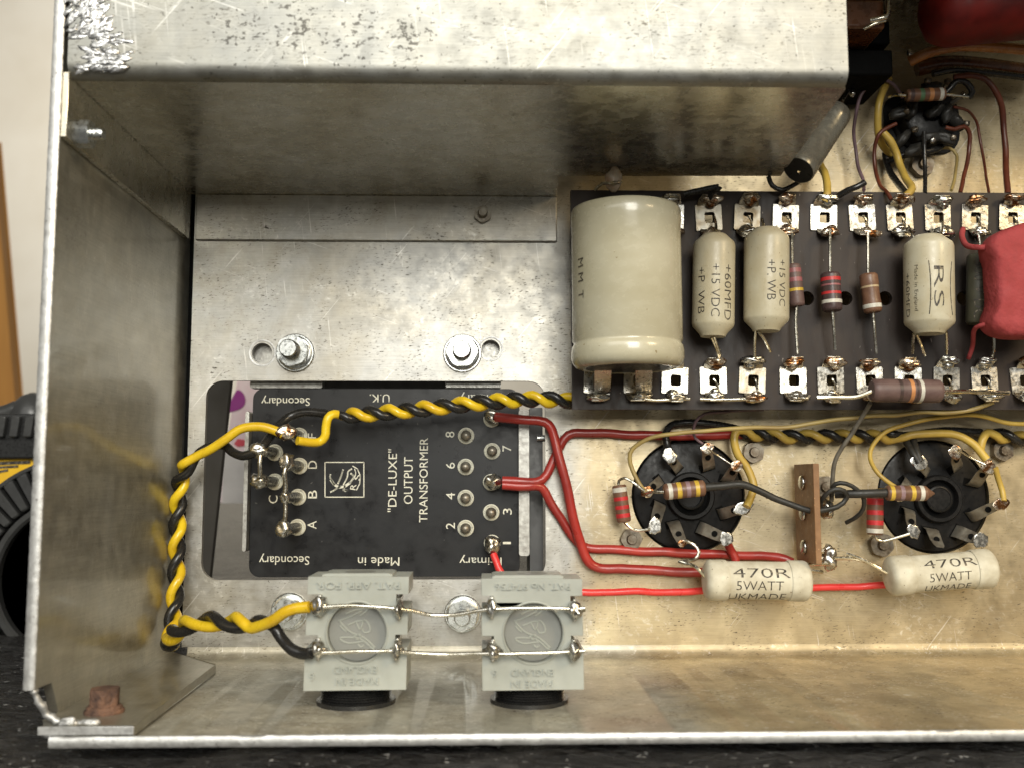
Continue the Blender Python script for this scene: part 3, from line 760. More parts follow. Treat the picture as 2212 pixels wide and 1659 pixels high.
tag(MB().tube(smooth_path([W(563, 980, zz), W(561, 1000, zz + .4), W(562, 1020, zz), W(560, 1036, zz)]), 0.6, 10).build('link_wire', 'tin_wire'),
    'short bare tinned link above terminal C of the transformer', 'wire', GB)

# ------------------------------------------------------------------ wires
def wire(label, pts, r, mat, name='wire', group=None, bare=None, n=10):
    """one insulated wire through picture-measured places"""
    P = smooth_path(pw(pts))
    sd = len(pts) * 3.3 + pts[0][0] * 0.01
    m_ = len(P) - 1
    P = [p + Vector((noise.noise(p * 0.13 + Vector((sd, 0, 0))), noise.noise(p * 0.13 + Vector((0, sd, 0))), 0)) * 0.45 * min(1, i / 8, (m_ - i) / 8) for i, p in enumerate(P)]
    rr_ = r if isinstance(r, list) else [r] * len(P)
    rr_ = [q * (1 + 0.05 * noise.noise(p * 0.4 + Vector((sd, 1, 2)))) for q, p in zip(rr_, P)]
    o = tag(MB().tube(P, rr_, n).build(name, mat), label, 'wire', group)
    if bare:
        for q in bare:
            MB().tube(smooth_path(pw(q)), r * 0.55, 8).build('bare_end', 'tin_wire', o)
    return o
def twisted(name, label, center, pitch, r, mats, pre=((), ()), post=((), ()), phase=0.0, group=None, off=1.0, change=1e9):
    C = smooth_path(pw(center), 0.6)
    s_ = 0.0; u = None; paths = ([], [])
    for i, p in enumerate(C):
        t = (C[min(i + 1, len(C) - 1)] - C[max(i - 1, 0)]).normalized()
        if u is None: u, _ = frame_of(t)
        u = (u - t * u.dot(t)).normalized(); v = t.cross(u)
        if i: s_ += (C[i] - C[i - 1]).length
        s_e = s_ if s_ < change else change + (s_ - change) * 0.62
        a = phase + 2 * math.pi * s_e / pitch + 0.7 * noise.noise(Vector((s_ * 0.06, phase, 0)))
        d = (u * math.cos(a) + v * math.sin(a)) * r * off
        paths[0].append(p + d); paths[1].append(p - d)
    t = thing(name, label, 'wire pair', C[0], group)
    for k in range(2):
        P = paths[k][::3]
        full = pw(pre[k]) + P + pw(post[k])
        MB().tube(smooth_path(full, 0.8), r, 10).build(('yellow_wire', 'black_wire')[k], mats[k], t)
    return t
twisted('twisted_pair', 'yellow and black twisted pair running from the tag board to transformer terminals E and F',
        [(1330, 868, 9), (1240, 866, 12), (1150, 862, 14), (1050, 869, 14), (950, 879, 13), (850, 889, 11), (770, 896, 9), (740, 898, 8)], 9.9, 1.22, ('wire_yellow', 'wire_black'),
        post=([(722, 894, 10), (709, 902, 11), (704, 922, 11), (702, 942, 11), (690, 954, 11), (668, 955, 13), (642, 951, 15)],
              [(705, 893, 7), (660, 890, 6), (625, 900, 6), (597, 925, 9), (578, 950, 13), (568, 965, 15)]), phase=0.6)
twisted('twisted_pair', 'yellow and black twisted pair down the corner by the end wall to a grey socket',
        [(405, 1003, 12), (391, 1035, 9), (385, 1085, 7), (383, 1160, 7), (381, 1240, 8), (377, 1310, 10), (371, 1365, 14), (367, 1388, 20), (372, 1378, 30), (386, 1358, 38), (420, 1345, 44), (470, 1341, 50), (520, 1345, 56), (560, 1348, 60)],
        12.4, 1.25, ('wire_yellow', 'wire_black'),
        pre=([(612, 938, 15), (590, 928, 15), (560, 921, 15), (520, 926, 15), (488, 948, 15), (455, 970, 14), (425, 985, 13)],
             [(552, 977, 15), (525, 984, 14), (503, 976, 12), (485, 962, 11), (460, 962, 11), (430, 978, 11)]),
        post=([(585, 1342, 64), (615, 1322, 66), (640, 1313, 66.5), (668, 1310, 67)], [(590, 1352, 62), (608, 1378, 63), (630, 1402, 65), (655, 1411, 66), (672, 1410, 67)]), phase=2.4, change=60.0)
GR = 'dark red wires from the transformer'
wire('dark red wire from the top transformer terminal crossing over and bending under the ceramic resistor',
     [(1070, 900, 3.5), (1120, 905, 5), (1165, 908, 5), (1186, 918, 5), (1198, 948, 5), (1214, 1010, 5.5), (1234, 1090, 5), (1251, 1165, 4), (1264, 1204, 3.5), (1290, 1224, 3), (1350, 1229, 3), (1440, 1233, 3), (1560, 1237, 3)], 1.35, 'wire_red', group=GR)
wire('dark red wire from the middle transformer terminal rising to run behind the valve sockets',
     [(1085, 1038, 3.5), (1125, 1040, 3.5), (1160, 1039, 3), (1182, 1024, 2.5), (1203, 982, 2), (1220, 948, 2), (1240, 934, 2), (1290, 936, 2), (1400, 940, 2), (1500, 941, 1.9), (1610, 938, 1.8)], 1.3, 'wire_red', group=GR)
wire('dark red wire from the middle transformer terminal dropping to the foot of the tag strip',
     [(1085, 1047, 3.5), (1125, 1050, 3.5), (1158, 1050, 3), (1177, 1060, 2.2), (1205, 1108, 1.8), (1238, 1160, 1.6), (1266, 1182, 1.6), (1330, 1187, 1.6), (1450, 1193, 1.6), (1600, 1199, 1.6), (1680, 1203, 1.8), (1712, 1214, 2.5)], 1.3, 'wire_red', group=GR)
wire('short dark red stub hanging from a lug of the first valve socket', [(1570, 1168, 6), (1578, 1186, 4), (1588, 1203, 4), (1590, 1222, 4)], 1.2, 'wire_red')
wire('bright red wire from transformer terminal 1 passing behind the grey socket and both ceramic resistors',
     [(1066, 1196, 3), (1073, 1215, 4), (1085, 1240, 5), (1130, 1268, 6), (1200, 1277, 6), (1260, 1278, 6), (1400, 1278, 5), (1530, 1275, 4), (1640, 1272, 3), (1745, 1269, 3), (1840, 1265, 3), (1930, 1262, 4)], 1.0, 'wire_bright_red')
GY = 'thin yellow wires'
wire('thin tan yellow wire looping from the first valve socket up to the tag board edge',
     [(1394, 1062, 9), (1382, 1045, 9), (1366, 1015, 8), (1360, 990, 8), (1366, 968, 8), (1392, 950, 9), (1440, 938, 10), (1520, 929, 11), (1600, 926, 12), (1703, 922, 12), (1762, 913, 13), (1868, 900, 14), (1978, 892, 15), (2060, 891, 16), (2105, 883, 17), (2146, 868, 19)], 0.6, 'wire_tan', group=GY)
wire('thin yellow wire looping from the second valve socket off past the picture edge',
     [(1935, 1052, 9), (1912, 1036, 9), (1893, 1018, 8), (1880, 990, 8), (1886, 961, 8), (1923, 929, 9), (1989, 909, 10), (2065, 898, 11), (2120, 900, 11), (2175, 912, 11), (2240, 916, 11)], 0.62, 'wire_old_yellow', group=GY)
wire('thick black sleeved wire arching behind the first valve socket', [(1447, 985, 5), (1441, 960, 6), (1438, 935, 5), (1450, 917, 4), (1480, 911, 3.5), (1520, 914, 3.5), (1560, 919, 3), (1600, 928, 2)], 1.05, 'wire_black')
wire('thin violet wire curling down from the tag board to the first valve socket', [(1650, 884, 10), (1560, 888, 10), (1524, 892, 10), (1504, 910, 9), (1498, 930, 8), (1502, 946, 8), (1518, 958, 8)], 0.42, 'wire_violet')
twisted('twisted_pair', 'old yellow and black twisted pair running along above the two valve sockets',
        [(1612, 936, 4), (1700, 943, 4), (1800, 942, 4), (1890, 943, 4), (1930, 944, 4)], 9.4, 1.12, ('wire_old_yellow', 'wire_black'),
        pre=([(1613, 1094, 9), (1622, 1072, 8), (1628, 1048, 7), (1615, 1012, 6), (1594, 982, 6), (1586, 950, 6), (1592, 931, 5.5)], [(1585, 930, 2), (1600, 930, 3)]),
        post=([(1955, 944, 5), (1978, 938, 5.5), (2054, 937, 6), (2100, 957, 7), (2131, 992, 8)], [(1960, 940, 3), (2040, 930, 2.5), (2120, 934, 2.5)]), phase=1.0)
twisted('twisted_pair', 'old yellow and black pair leaving the second valve socket towards the picture edge',
        [(2150, 938, 4), (2190, 946, 4), (2260, 948, 4)], 10.5, 1.15, ('wire_old_yellow', 'wire_black'),
        pre=([(2117, 972, 6), (2122, 950, 6), (2134, 934, 5)], [(2120, 940, 2), (2135, 938, 3)]), phase=2.0)
wire('old yellow wire dropping between two lugs at the outer edge of the second valve socket', [(2150, 1010, 8), (2157, 1035, 7), (2165, 1060, 7), (2168, 1082, 8)], 0.8, 'wire_old_yellow')
wire('stiff grey wire slanting from the tag board down beside the brown tag strip', [(1880, 870, 22), (1876, 878, 21), (1859, 906, 18), (1838, 938, 16), (1820, 966, 15), (1804, 996, 13), (1799, 1035, 12), (1796, 1082, 10)], 0.6, 'wire_grey')
wire('grey black sleeved wire from the banded resistor curling beside the brown tag strip',
     [(1523, 1052, 14), (1560, 1049, 14), (1602, 1047, 14), (1640, 1060, 14), (1690, 1082, 14), (1737, 1098, 15), (1770, 1102, 15), (1808, 1095, 15), (1829, 1076, 15), (1824, 1060, 16), (1803, 1056, 16), (1782, 1068, 15), (1772, 1086, 13), (1775, 1102, 9)], [max(0.64, 1.15 - i * 0.016) for i in range(400)][:len(smooth_path(pw([(1523, 1052, 14), (1560, 1049, 14), (1602, 1047, 14), (1640, 1060, 14), (1690, 1082, 14), (1737, 1098, 15), (1770, 1102, 15), (1808, 1095, 15), (1829, 1076, 15), (1824, 1060, 16), (1803, 1056, 16), (1782, 1068, 15), (1772, 1086, 13), (1775, 1102, 9)])))], 'sleeve')
wire('thin black wire looping round beside the brown tag strip to a soldered tag', [(1796, 1070, 12), (1799, 1050, 14), (1815, 1042, 15), (1842, 1050, 15), (1864, 1072, 14), (1866, 1098, 12), (1850, 1116, 10), (1828, 1128, 7)], 0.62, 'sleeve')
wire('thin bare wire between two soldered lugs of the first valve socket', [(1530, 968, 10), (1545, 980, 9), (1560, 990, 9), (1580, 1003, 10)], 0.28, 'tin_wire', 'bare_wire')
wire('thin bare wire between two soldered lugs of the second valve socket', [(2070, 972, 10), (2095, 987, 9), (2128, 1003, 10)], 0.34, 'tin_wire', 'bare_wire')

# ------------------------------------------------------------------ grey sockets on the lip
def jack(label, TL, TR, BR, BL, circ_c, blobs, tab, texts, ring, seed):
    z1, z0 = 65.0, 52.5
    q = [W(*p, z1) for p in (TL, TR, BR, BL)]
    c = W(*circ_c, z1)
    t = thing('jack_socket', label, 'jack socket', (c.x, YF, (z0 + z1) / 2), 'grey jack sockets on the lip')
    # outline with two notches each side
    def lerp(a, b, f): return (a[0] + (b[0] - a[0]) * f, a[1] + (b[1] - a[1]) * f)
    P = [(v.x, v.y) for v in q]
    def side(a, b, sgn):
        out = []; dx = sgn * 2.6
        for f0, f1 in ((0.155, 0.275), (0.515, 0.63)):
            e0, e1 = lerp(a, b, f0), lerp(a, b, f1)
            out += [e0, (e0[0] + dx, e0[1]), (e1[0] + dx, e1[1]), e1]
        return out
    outer = [P[0], P[1]] + side(P[1], P[2], -1) + [P[2], P[3]] + list(reversed(side(P[0], P[3], 1)))
    outer = outer[::-1]
    cr = mm(62, z1)
    MB().prism(outer, z0, z1, [circ(c.x, c.y, cr, 48)[::-1]]).build('body', 'jack_grey', t, True, bevel=0.18, sharp=30)
    MB().prism([(P[0][0] + 3, P[0][1] - 6), (P[1][0] - 3, P[0][1] - 6), (P[2][0] - 3, P[2][1] - .2), (P[3][0] + 3, P[3][1] - .2)][::-1], z0 - 6, z0 - 0.1).build('lower_body', 'jack_grey', t, bevel=0.3)
    MB().prism(circ(c.x, c.y, cr - 0.08, 48), z1 - 5, z1 - 1.8).build('round_inset', 'jack_inset', t, True, bevel=0.2, sharp=30)
    MB().lathe((c.x, c.y, z1), (0, 0, 1), [(0.02, cr + .05), (0.2, cr + 0.25), (0.05, cr + 0.55)], 48, False).build('inset_rim', 'jack_grey', t)
    # raised script flourish in the inset
    mb = MB(); zc_ = z1 - 1.8
    k = cr / 285
    for pts in (((-190, -100), (-60, -150), (40, -200)), ((-190, -110), (-80, 0), (60, 60), (165, 155), (140, 160), (20, 70), (-170, 60), (-100, 110), (60, 95)),
                ((-100, -60), (0, -100), (60, -100)), ((-20, -90), (20, -20), (60, -110), (110, -60), (115, 0), (60, 10), (40, -30)), ((-120, -170), (-20, -210), (90, -215), (60, -180), (20, -150)),
                ((-175, -60), (-140, -20), (-110, 0)), ((-40, 40), (-10, 75), (30, 60), (20, 30), (-30, 45)), ((0, 120), (30, 150), (60, 130))):
        mb.tube(smooth_path([Vector((c.x + x * k, c.y - y * k, zc_)) for x, y in pts], .5), 0.22, 6)
    mb.build('script_relief', 'jack_grey', t)
    a, b = W(tab[0], 1240, z1 - 3), W(tab[1], 1228, z1 - 3)
    MB().prism([(a.x, P[0][1] - .5), (b.x, P[0][1] - .5), (b.x, P[0][1] + 0.35), (b.x - 1, P[0][1] + .6), (a.x + 1, P[0][1] + .6), (a.x, P[0][1] + 0.35)], z0 + 1.5, z1 - 1.0).build('end_boss', 'jack_grey', t, bevel=0.2)
    MB().lathe((c.x, P[0][1] + 0.62, (z0 + z1) / 2 + 1.2), (0, 1, 0), [(0, 3.4), (0.03, 0.1)], 28).build('boss_hole', 'jack_inset', t)
    for i, (px, py, rx, ry) in enumerate(blobs):
        zb_ = z1 + 0.6
        p = W(px, py, zb_ + 1)
        MB().box((p.x - 0.35, p.y - 2.3, z1 - 6), (p.x + 0.35, p.y + 2.3, z1 + 1.8)).build('contact_lug', 'tin', t, bevel=0.15)
        lug_ = MB().blob(p, (rx, ry, 1.7), seed + i, 0.45)
        lug_.tube([p - Vector((rx * 1.5, 0, .2)), p, p + Vector((rx * 1.5, 0, .2))], [0.35, ry * 0.6, 0.3], 10)
        lug_.build('solder_blob', 'solder', t)
    text_part(texts, z1 + 0.01, 'jack_grey', t, 0.4)
    # black threaded bush through the lip
    a, b = W(ring[0], 1500, z1 - 6), W(ring[1], 1500, z1 - 6)
    rr = (b.x - a.x) / 2; y0 = P[2][1] + 0.1
    prof = []
    y = 0.0
    zmid = z1 - rr - 1.5
    while y < y0 - YF - 0.2: prof += [(y, rr), (y + 0.25, rr - 0.5)]; y += 0.55
    MB().lathe(((a.x + b.x) / 2, YF + 0.02, zmid), (0, 1, 0), [(0, rr + 0.9), (0.9, rr + 0.9)] + [(yy + .9, r_) for yy, r_ in prof if yy + .9 < y0 - YF], 40).build('threaded_bush', 'jack_black', t)
    return t
jack('grey plastic jack socket stamped PAT. APP. FOR, next to the yellow wire', (665.5, 1245), (883.5, 1245), (877, 1489), (655, 1492), (770.7, 1366),
     ((690, 1308, 1.6, 2.2), (861, 1315, 1.0, 2.0), (687, 1402, 1.4, 1.8), (858, 1402, 1.0, 2.2)), (698, 850),
     (('PAT. APP. FOR', 775, 1264, 176, 15, 180), ('ENGLAND', 768, 1446, 91, 15, 180), ('MADE IN', 772, 1471, 88, 14, 180), ('6', 674, 1461, 12, 17, 180)), (688, 843), 3)
jack('grey plastic jack socket stamped PAT. No 974756, next to the bright red wire', (1039.5, 1249), (1257.5, 1250), (1262, 1489), (1041.7, 1492), (1152.4, 1367),
     ((1062.5, 1312, 1.2, 1.9), (1242, 1317, 1.5, 1.9), (1064.7, 1405, 1.5, 1.9), (1240, 1405, 1.4, 1.9)), (1062, 1216),
     (('PAT. No 974756', 1151, 1266, 160, 14, 180), ('ENGLAND', 1150, 1452, 89, 14, 180), ('MADE IN', 1150, 1476, 88, 14, 180), ('6', 1069, 1454, 12, 16, 180)), (1068, 1221), 9)
GW = 'bare bus wires across the grey sockets'
zw = 67.2
for lab, pts in (('upper bare bus wire across the grey socket stamped PAT. APP. FOR', [(690, 1311, zw), (740, 1308, zw), (800, 1309, zw), (861, 1314, zw)]),
                 ('lower bare bus wire across the grey socket stamped PAT. APP. FOR', [(688, 1409, zw), (770, 1407, zw), (858, 1405, zw)]),
                 ('upper sagging bare wire joining the two grey sockets', [(862, 1315, zw), (890, 1318, zw - 1), (935, 1329, zw - 2), (985, 1328, zw - 2), (1025, 1320, zw - 1), (1064, 1314, zw)]),
                 ('lower bare wire joining the two grey sockets', [(858, 1406, zw), (900, 1410, zw - 1), (960, 1413, zw - 1.5), (1010, 1411, zw - 1), (1066, 1411, zw)]),
                 ('upper bare bus wire across the grey socket stamped PAT. No 974756', [(1064, 1315, zw), (1150, 1313, zw), (1240, 1314, zw), (1263, 1313, zw)]),
                 ('lower bare bus wire across the grey socket stamped PAT. No 974756', [(1066, 1411, zw), (1100, 1412, zw), (1170, 1409, zw), (1240, 1406, zw), (1263, 1405, zw)])):
    wire(lab, pts, 0.42, 'tin_wire', 'bus_wire', GW)

# ------------------------------------------------------------------ tag board
zb = 17.0
def bp(px, py): p = W(px, py, zb); return p.x, p.y
bd = thing('tag_board', 'long dark brown tag board with two rows of soldered lugs', 'tag board', (W(1700, 650, zb).x, W(1700, 650, zb).y, zb - 2))
a, b = bp(1236, 884), bp(2400, 419)
TOPX = [1448, 1530, 1613, 1696, 1778, 1861, 1942, 2024, 2104, 2184]
BOTX = [1290, 1376, 1457, 1540, 1624, 1712, 1793, 1877, 1960, 2043, 2125, 2210]
holes = []
def sq(px, py, h): x, y = bp(px, py); return [(x - h, y - h), (x + h, y - h), (x + h, y + h), (x - h, y + h)][::-1]
for i, px in enumerate(TOPX): holes.append(sq(px + 2, 472, 1.35))
for i, px in enumerate(BOTX): holes.append(sq(px + 2, 822, 1.35))
for px in (1743, 1826, 1912, 2082): x, y = bp(px, 645); holes.append(circ(x, y, mm(16, zb), 20)[::-1])
MB().prism([a, (b[0], a[1]), b, (a[0], b[1])], zb - 2, zb, holes).build('board', 'board_brown', bd, True, sharp=20)
for px, py in ((1262, 520), (1262, 700), (2230, 520), (2230, 700)):
    x, y = bp(px, py); MB().lathe((x, y, 0.05), (0, 0, 1), [(0, 2.5), (zb - 2.1, 2.5)], 12).build('standoff', 'dull_zinc', bd)
def blade(mb, x, y, sgn, wid, L, seed):
    """bent prong of a lug, rising from the plate edge"""
    prof = [(0.0, 0.0), (0.8, 0.5), (1.5, 1.4), (L, 3.2)]
    th = 0.35; k = len(prof); wd = [wid, wid, wid * 0.95, wid * 0.7]
    for i, (d, h) in enumerate(prof):
        for s_ in (-1, 1):
            mb.v.append(Vector((x + s_ * wd[i] / 2, y + sgn * d, zb + 0.3 + h)))
            mb.v.append(Vector((x + s_ * wd[i] / 2, y + sgn * (d - th * 0.8), zb + 0.3 + h + th * 0.6)))
    o = len(mb.v) - 4 * k
    for i in range(k - 1):
        q = o + 4 * i
        for f in ((0, 2, 6, 4), (1, 5, 7, 3), (0, 4, 5, 1), (2, 3, 7, 6)): mb.f.append([q + j for j in f])
    mb.f.append([o + 4 * (k - 1) + j for j in (0, 2, 3, 1)])
def lug(px, py, i, b0=True, b1=True):
    x, y = bp(px, py); h = mm(29.5, zb)
    mb = MB()
    ra = random.uniform(-0.07, 0.07); tx, ty = random.uniform(-.05, .05), random.uniform(-.04, .04)
    def turn(X, Y, Z):
        dx, dy = X - x, Y - y
        return (x + dx * math.cos(ra) - dy * math.sin(ra), y + dx * math.sin(ra) + dy * math.cos(ra), Z + 0.2 + dx * tx + dy * ty)
    mb.prism(rrect(x - h, y - h, x + h, y + h, 0.35, 2), zb + 0.02, zb + 0.45, [rrect(x - 1.35 + .25, y - 1.45, x + 1.35 + .25, y + 1.45, 0.5, 2)[::-1]], turn)
    jx = random.uniform(-0.5, 0.5)
    blade(mb, x + jx, y + h - 0.3, 1, random.uniform(4.2, 5.6), random.uniform(2.1, 3.0), i); blade(mb, x - jx, y - h + 0.3, -1, random.uniform(4.2, 5.6), random.uniform(2.1, 3.0), i)
    L = mb.build('lug', 'tin_dull' if random.random() < 0.4 else 'tin', bd, True, bevel=0.08, sharp=35)
    if i % 3 != 1:
        q = Vector((x + .4, y, zb))
        MB().tube(smooth_path([q + Vector((-.6, 1.0, -1)), q + Vector((random.uniform(-.5, .3), .2, 1.2)), q + Vector((.5, -1.2, 1.3)), q + Vector((.8, -2.6, 1.0))], .6), 0.28, 6).build('wire_tail', 'tin_wire', L)
    for k, (on, sg) in enumerate(((b0, 1), (b1, -1))):
        if on:
            c = Vector((x + random.uniform(-.6, .9), y + sg * (h + random.uniform(0.7, 1.5)), zb + 2.6))
            m2 = MB().blob(c, (random.uniform(2.4, 3.1), random.uniform(1.0, 1.5), random.uniform(1.3, 1.9)), i * 2 + k, 0.5)
            m2.blob(c + Vector((random.uniform(-.5, .5), -sg * 1.0, -0.7)), (1.5, 1.2, 1.0), i + 40 + k, 0.5, 10, 7)
            m2.build('solder_blob', 'flux_solder' if random.random() < 0.5 else 'solder', L)
for i, px in enumerate(TOPX): lug(px, 472, i)
for i, px in enumerate(BOTX): lug(px, 822, i + 20, px > 1500)
GL = 'bare links along the lower edge of the tag board'
wire('bare tinned link along the tag board under the big cream capacitor', [(1376, 850, zb + 3), (1395, 862, zb + 3), (1440, 863, zb + 3), (1490, 861, zb + 2.5)], 0.5, 'tin_wire', 'bus_wire', GL)
wire('bare tinned link along the tag board just past the big cream capacitor', [(1512, 862, zb + 3), (1560, 863, zb + 3), (1610, 862, zb + 3), (1652, 860, zb + 2.5)], 0.5, 'tin_wire', 'bus_wire', GL)

# ------------------------------------------------------------------ capacitors
def axial(name, label, cat, top, bot, rpx, z, mat, prof, leads, texts=(), group=None, n=40, end='black_hole', dz=0.0):
    """barrel from top to bot (picture places of its axis), lathe profile as (fraction of length, fraction of radius)"""
    p0, p1 = W(*bot, z + dz), W(*top, z)
    ax = p1 - p0; L = ax.length; ax.normalize(); r = mm(rpx, z)
    t = thing(name, label, cat, (p0 + p1) / 2 - Vector((0, 0, r)), group)
    MB().lathe(p0, ax, [(f * L, k * r) for f, k in prof], n).build('barrel', mat, t, True, sharp=50)
    for q in leads: MB().tube(smooth_path(pw(q)), 0.42, 8).build('lead', 'tin_wire', t)
    return t, p0, ax, L, r
capprof = [(0, 0.30), (0.0, 0.58), (0.03, 0.66), (0.10, 0.97), (0.125, 1.0), (0.88, 1.0), (0.90, 0.985), (0.92, 0.95), (0.985, 0.62), (1.0, 0.55), (1.0, 0.2)]
def cap_text(t, p0, ax, L, r, z, items, mat='print_black'):
    mb = MB(); u = -ax; side = Vector((-u.y, u.x, 0)).normalized()
    for s, px, py, lpx, hpx in items:
        c = W(px, py, z + r * 0.85)
        f = (c - p0).dot(ax); base = p0 + ax * f
        d = (W(px, py, z + r * 0.8) - base).dot(side)
        off = r * math.asin(max(-.98, min(.98, d / r)))
        letters_round(mb, s, base, u, side, r + 0.06, mm(lpx, z + r), mm(hpx, z + r), off)
    mb.build('lettering', mat, t, False)
# big cream can
zbig = 35.0
bigprof = [(0.0, 0.2), (0.0, 0.74), (-0.005, 0.78), (-0.005, 0.86), (0.006, 0.94), (0.028, 0.99), (0.055, 1.015), (0.10, 1.015), (0.13, 1.0), (0.14, 0.972), (0.155, 0.972), (0.165, 0.992), (0.89, 0.992), (0.90, 1.0), (0.975, 1.0), (0.995, 0.975), (1.0, 0.93), (1.0, 0.2)]
big, p0, ax, L, r = axial('can_capacitor', 'big cream can capacitor lying across the end of the tag board', 'capacitor', (1351, 454), (1356, 795), 121, zbig, 'cream', bigprof, [], n=64)
MB().lathe(p0 + ax * 0.0, -ax, [(-0.2, r * 0.76), (0.1, r * 0.76), (0.16, r * .70), (0.16, 0.1)], 40).build('end_seal', 'bakelite', big)
for px in (1303, 1391):
    q0, q1 = W(px, 792, zbig - 3), W(px - (2 if px < 1350 else 0), 850, zb + 3.4)
    wdt = 2.2
    MB().add([q0 + Vector((-wdt, 0, 0)), q0 + Vector((wdt, 0, 0)), q1 + Vector((wdt, 0, 0)), q1 + Vector((-wdt, 0, 0)), q0 + Vector((-wdt, 0, -.4)), q0 + Vector((wdt, 0, -.4)), q1 + Vector((wdt, 0, -.4)), q1 + Vector((-wdt, 0, -.4))],
             [(0, 3, 2, 1), (4, 5, 6, 7), (0, 1, 5, 4), (1, 2, 6, 5), (2, 3, 7, 6), (3, 0, 4, 7)]).build('strap', 'tin', big, True, bevel=0.1)
cap_text(big, p0, ax, L, r, zbig, [('M M  T', 1258, 592, 92, 20)])
q = W(1325, 388, 30); MB().blob(q, (2.3, 3.2, 2.2), 4, 0.3).build('flux_bead', 'amber_flux', big)
MB().tube(smooth_path(pw([(1285, 412, 27), (1300, 398, 29), (1325, 396, 33), (1342, 394, 31)])), 0.4, 8).build('lead', 'tin_wire', big)
GC = 'small cream capacitors on the tag board'
capA = axial('axial_capacitor', 'small cream capacitor printed 60MFD 15VDC, next to the big can', 'capacitor', (1543, 508), (1540, 728), 46, 25.5, 'cream_dull', capprof,
             [[(1547, 512, 25.5), (1547, 500, 25), (1546, 482, 22), (1543, 470, 18.5)], [(1543, 728, 25.5), (1549, 748, 24), (1556, 768, 21)], [(1537, 729, 25), (1548, 755, 23), (1554, 775, 20)]], group=GC)
cap_text(*capA, 25.5, [('+60MFD', 1572, 632, 124, 19), ('+15 VDC', 1544, 628, 118, 19), ('+P  WB', 1516, 626, 104, 17)])
capB = axial('axial_capacitor', 'small cream capacitor partly covering a mauve resistor on the tag board', 'capacitor', (1656, 495), (1655, 716), 49, 25.5, 'cream_dull', capprof,
             [[(1650, 500, 25.5), (1649, 488, 25), (1646, 474, 22)], [(1632, 714, 25), (1630, 740, 23), (1630, 772, 21)], [(1638, 716, 25.5), (1654, 738, 24), (1664, 760, 22)]], group=GC)
cap_text(*capB, 25.5, [('+15 VDC', 1689, 612, 104, 17), ('+P. WB', 1664, 606, 90, 19)])
capC = axial('axial_capacitor', 'small cream capacitor printed RS between drawn brackets', 'capacitor', (2005, 511), (2008, 722), 53, 26, 'cream_dull', capprof,
             [[(1975, 515, 26), (1967, 502, 25), (1963, 490, 21)], [(2030, 516, 26), (2034, 500, 24), (2036, 480, 20)], [(1974, 722, 25), (1972, 742, 23), (1971, 764, 21)], [(1980, 724, 26), (1990, 745, 24), (1998, 768, 21)], [(2044, 718, 25), (2045, 740, 23), (2045, 765, 21)]], group=GC)
cap_text(*capC, 26, [('RS', 2024, 620, 92, 22), ('Made in England', 1983, 620, 104, 11), ('+60MFD', 1963, 632, 100, 13)])
mb = MB(); t_, p0_, ax_, L_, r_ = capC; u_ = -ax_; sd = Vector((-u_.y, u_.x, 0)).normalized()
for sg, x0, x1 in ((1, 2046, 2048), (-1, 2000, 2003)):
    P = []
    for i in range(15):
        f = i / 14 * 2 - 1
        base = p0_ + ax_ * ((W(2010, 620 + f * 58, 26 + r_) - p0_).dot(ax_))
        off = (0.42 + (0.0 if sg > 0 else 0.0)) * sg * r_ * (1.0 - 0.16 * (1 - f * f)) * (1.0 if sg < 0 else 1.75) - (0 if sg < 0 else 0.1 * r_)
        a_ = off / r_ + 0.0
        P.append(base + sd * (r_ * math.sin(a_)) + Vector((0, 0, 1)) * (r_ * math.cos(a_)))
    mb.tube(P, 0.13, 6)
mb.build('printed_bracket', 'print_black', t_)
# olive capacitor behind the red one
dk = axial('axial_capacitor', 'dark olive capacitor printed 400 V DC half hidden behind the red dipped one', 'capacitor', (2114, 552), (2112, 700), 25, 22, 'olive_paper', [(0, 0.2), (0, 0.85), (0.03, 1), (0.97, 1), (1, 0.85), (1, .2)],
           [[(2140, 700, 22), (2146, 728, 21), (2146, 760, 20), (2140, 775, 19)], [(2114, 552, 22), (2116, 525, 21), (2112, 500, 20)]])
cap_text(*dk, 22, [('400 V DC', 2114, 625, 132, 22)])
# red dipped capacitor
mb = MB(); zr = 32.0
out = [(2127, 531), (2142, 510), (2180, 492), (2240, 478), (2330, 490), (2340, 600), (2330, 700), (2250, 728), (2180, 732), (2140, 722), (2128, 700), (2140, 660), (2138, 600), (2136, 565), (2129, 546)]
P = [W(x, y, zr) for x, y in out]; c0 = sum(P, Vector()) / len(P)
rings = [(-5.5, 0.85), (-4.2, 0.95), (-2, 1.0), (0, 1.0), (1.8, 0.985), (3.0, 0.95), (3.7, 0.88), (4.0, 0.75), (4.15, 0.45)]
n = 60; PP = smooth_path([(p.x, p.y, p.z) for p in P + [P[0]]], 1.0)[:-1]; n = len(PP)
for dz, k in rings:
    for p in PP:
        q = c0 + (p - c0) * k; mb.v.append(Vector((q.x, q.y, zr + dz + 0.6 * noise.noise(q * 0.12))))
for i in range(len(rings) - 1):
    for j in range(n): mb.f.append([i * n + j, i * n + (j + 1) % n, (i + 1) * n + (j + 1) % n, (i + 1) * n + j])
mb.f.append([(len(rings) - 1) * n + j for j in range(n)]); mb.f.append(list(range(n))[::-1])
rc = thing('dipped_capacitor', 'matt red dipped capacitor standing over the tag board', 'capacitor', (c0.x, c0.y, zb))
mb.build('dipped_body', 'red_dip', rc)
MB().tube(smooth_path(pw([(2128, 535, zr), (2105, 535, 30), (2087, 530, 26), (2078, 512, 22), (2080, 495, 19)])), [1.1, 1.0, 0.9, 0.8] + [0.62] * 60 if False else 0.75, 10).build('lead', 'red_dip', rc)
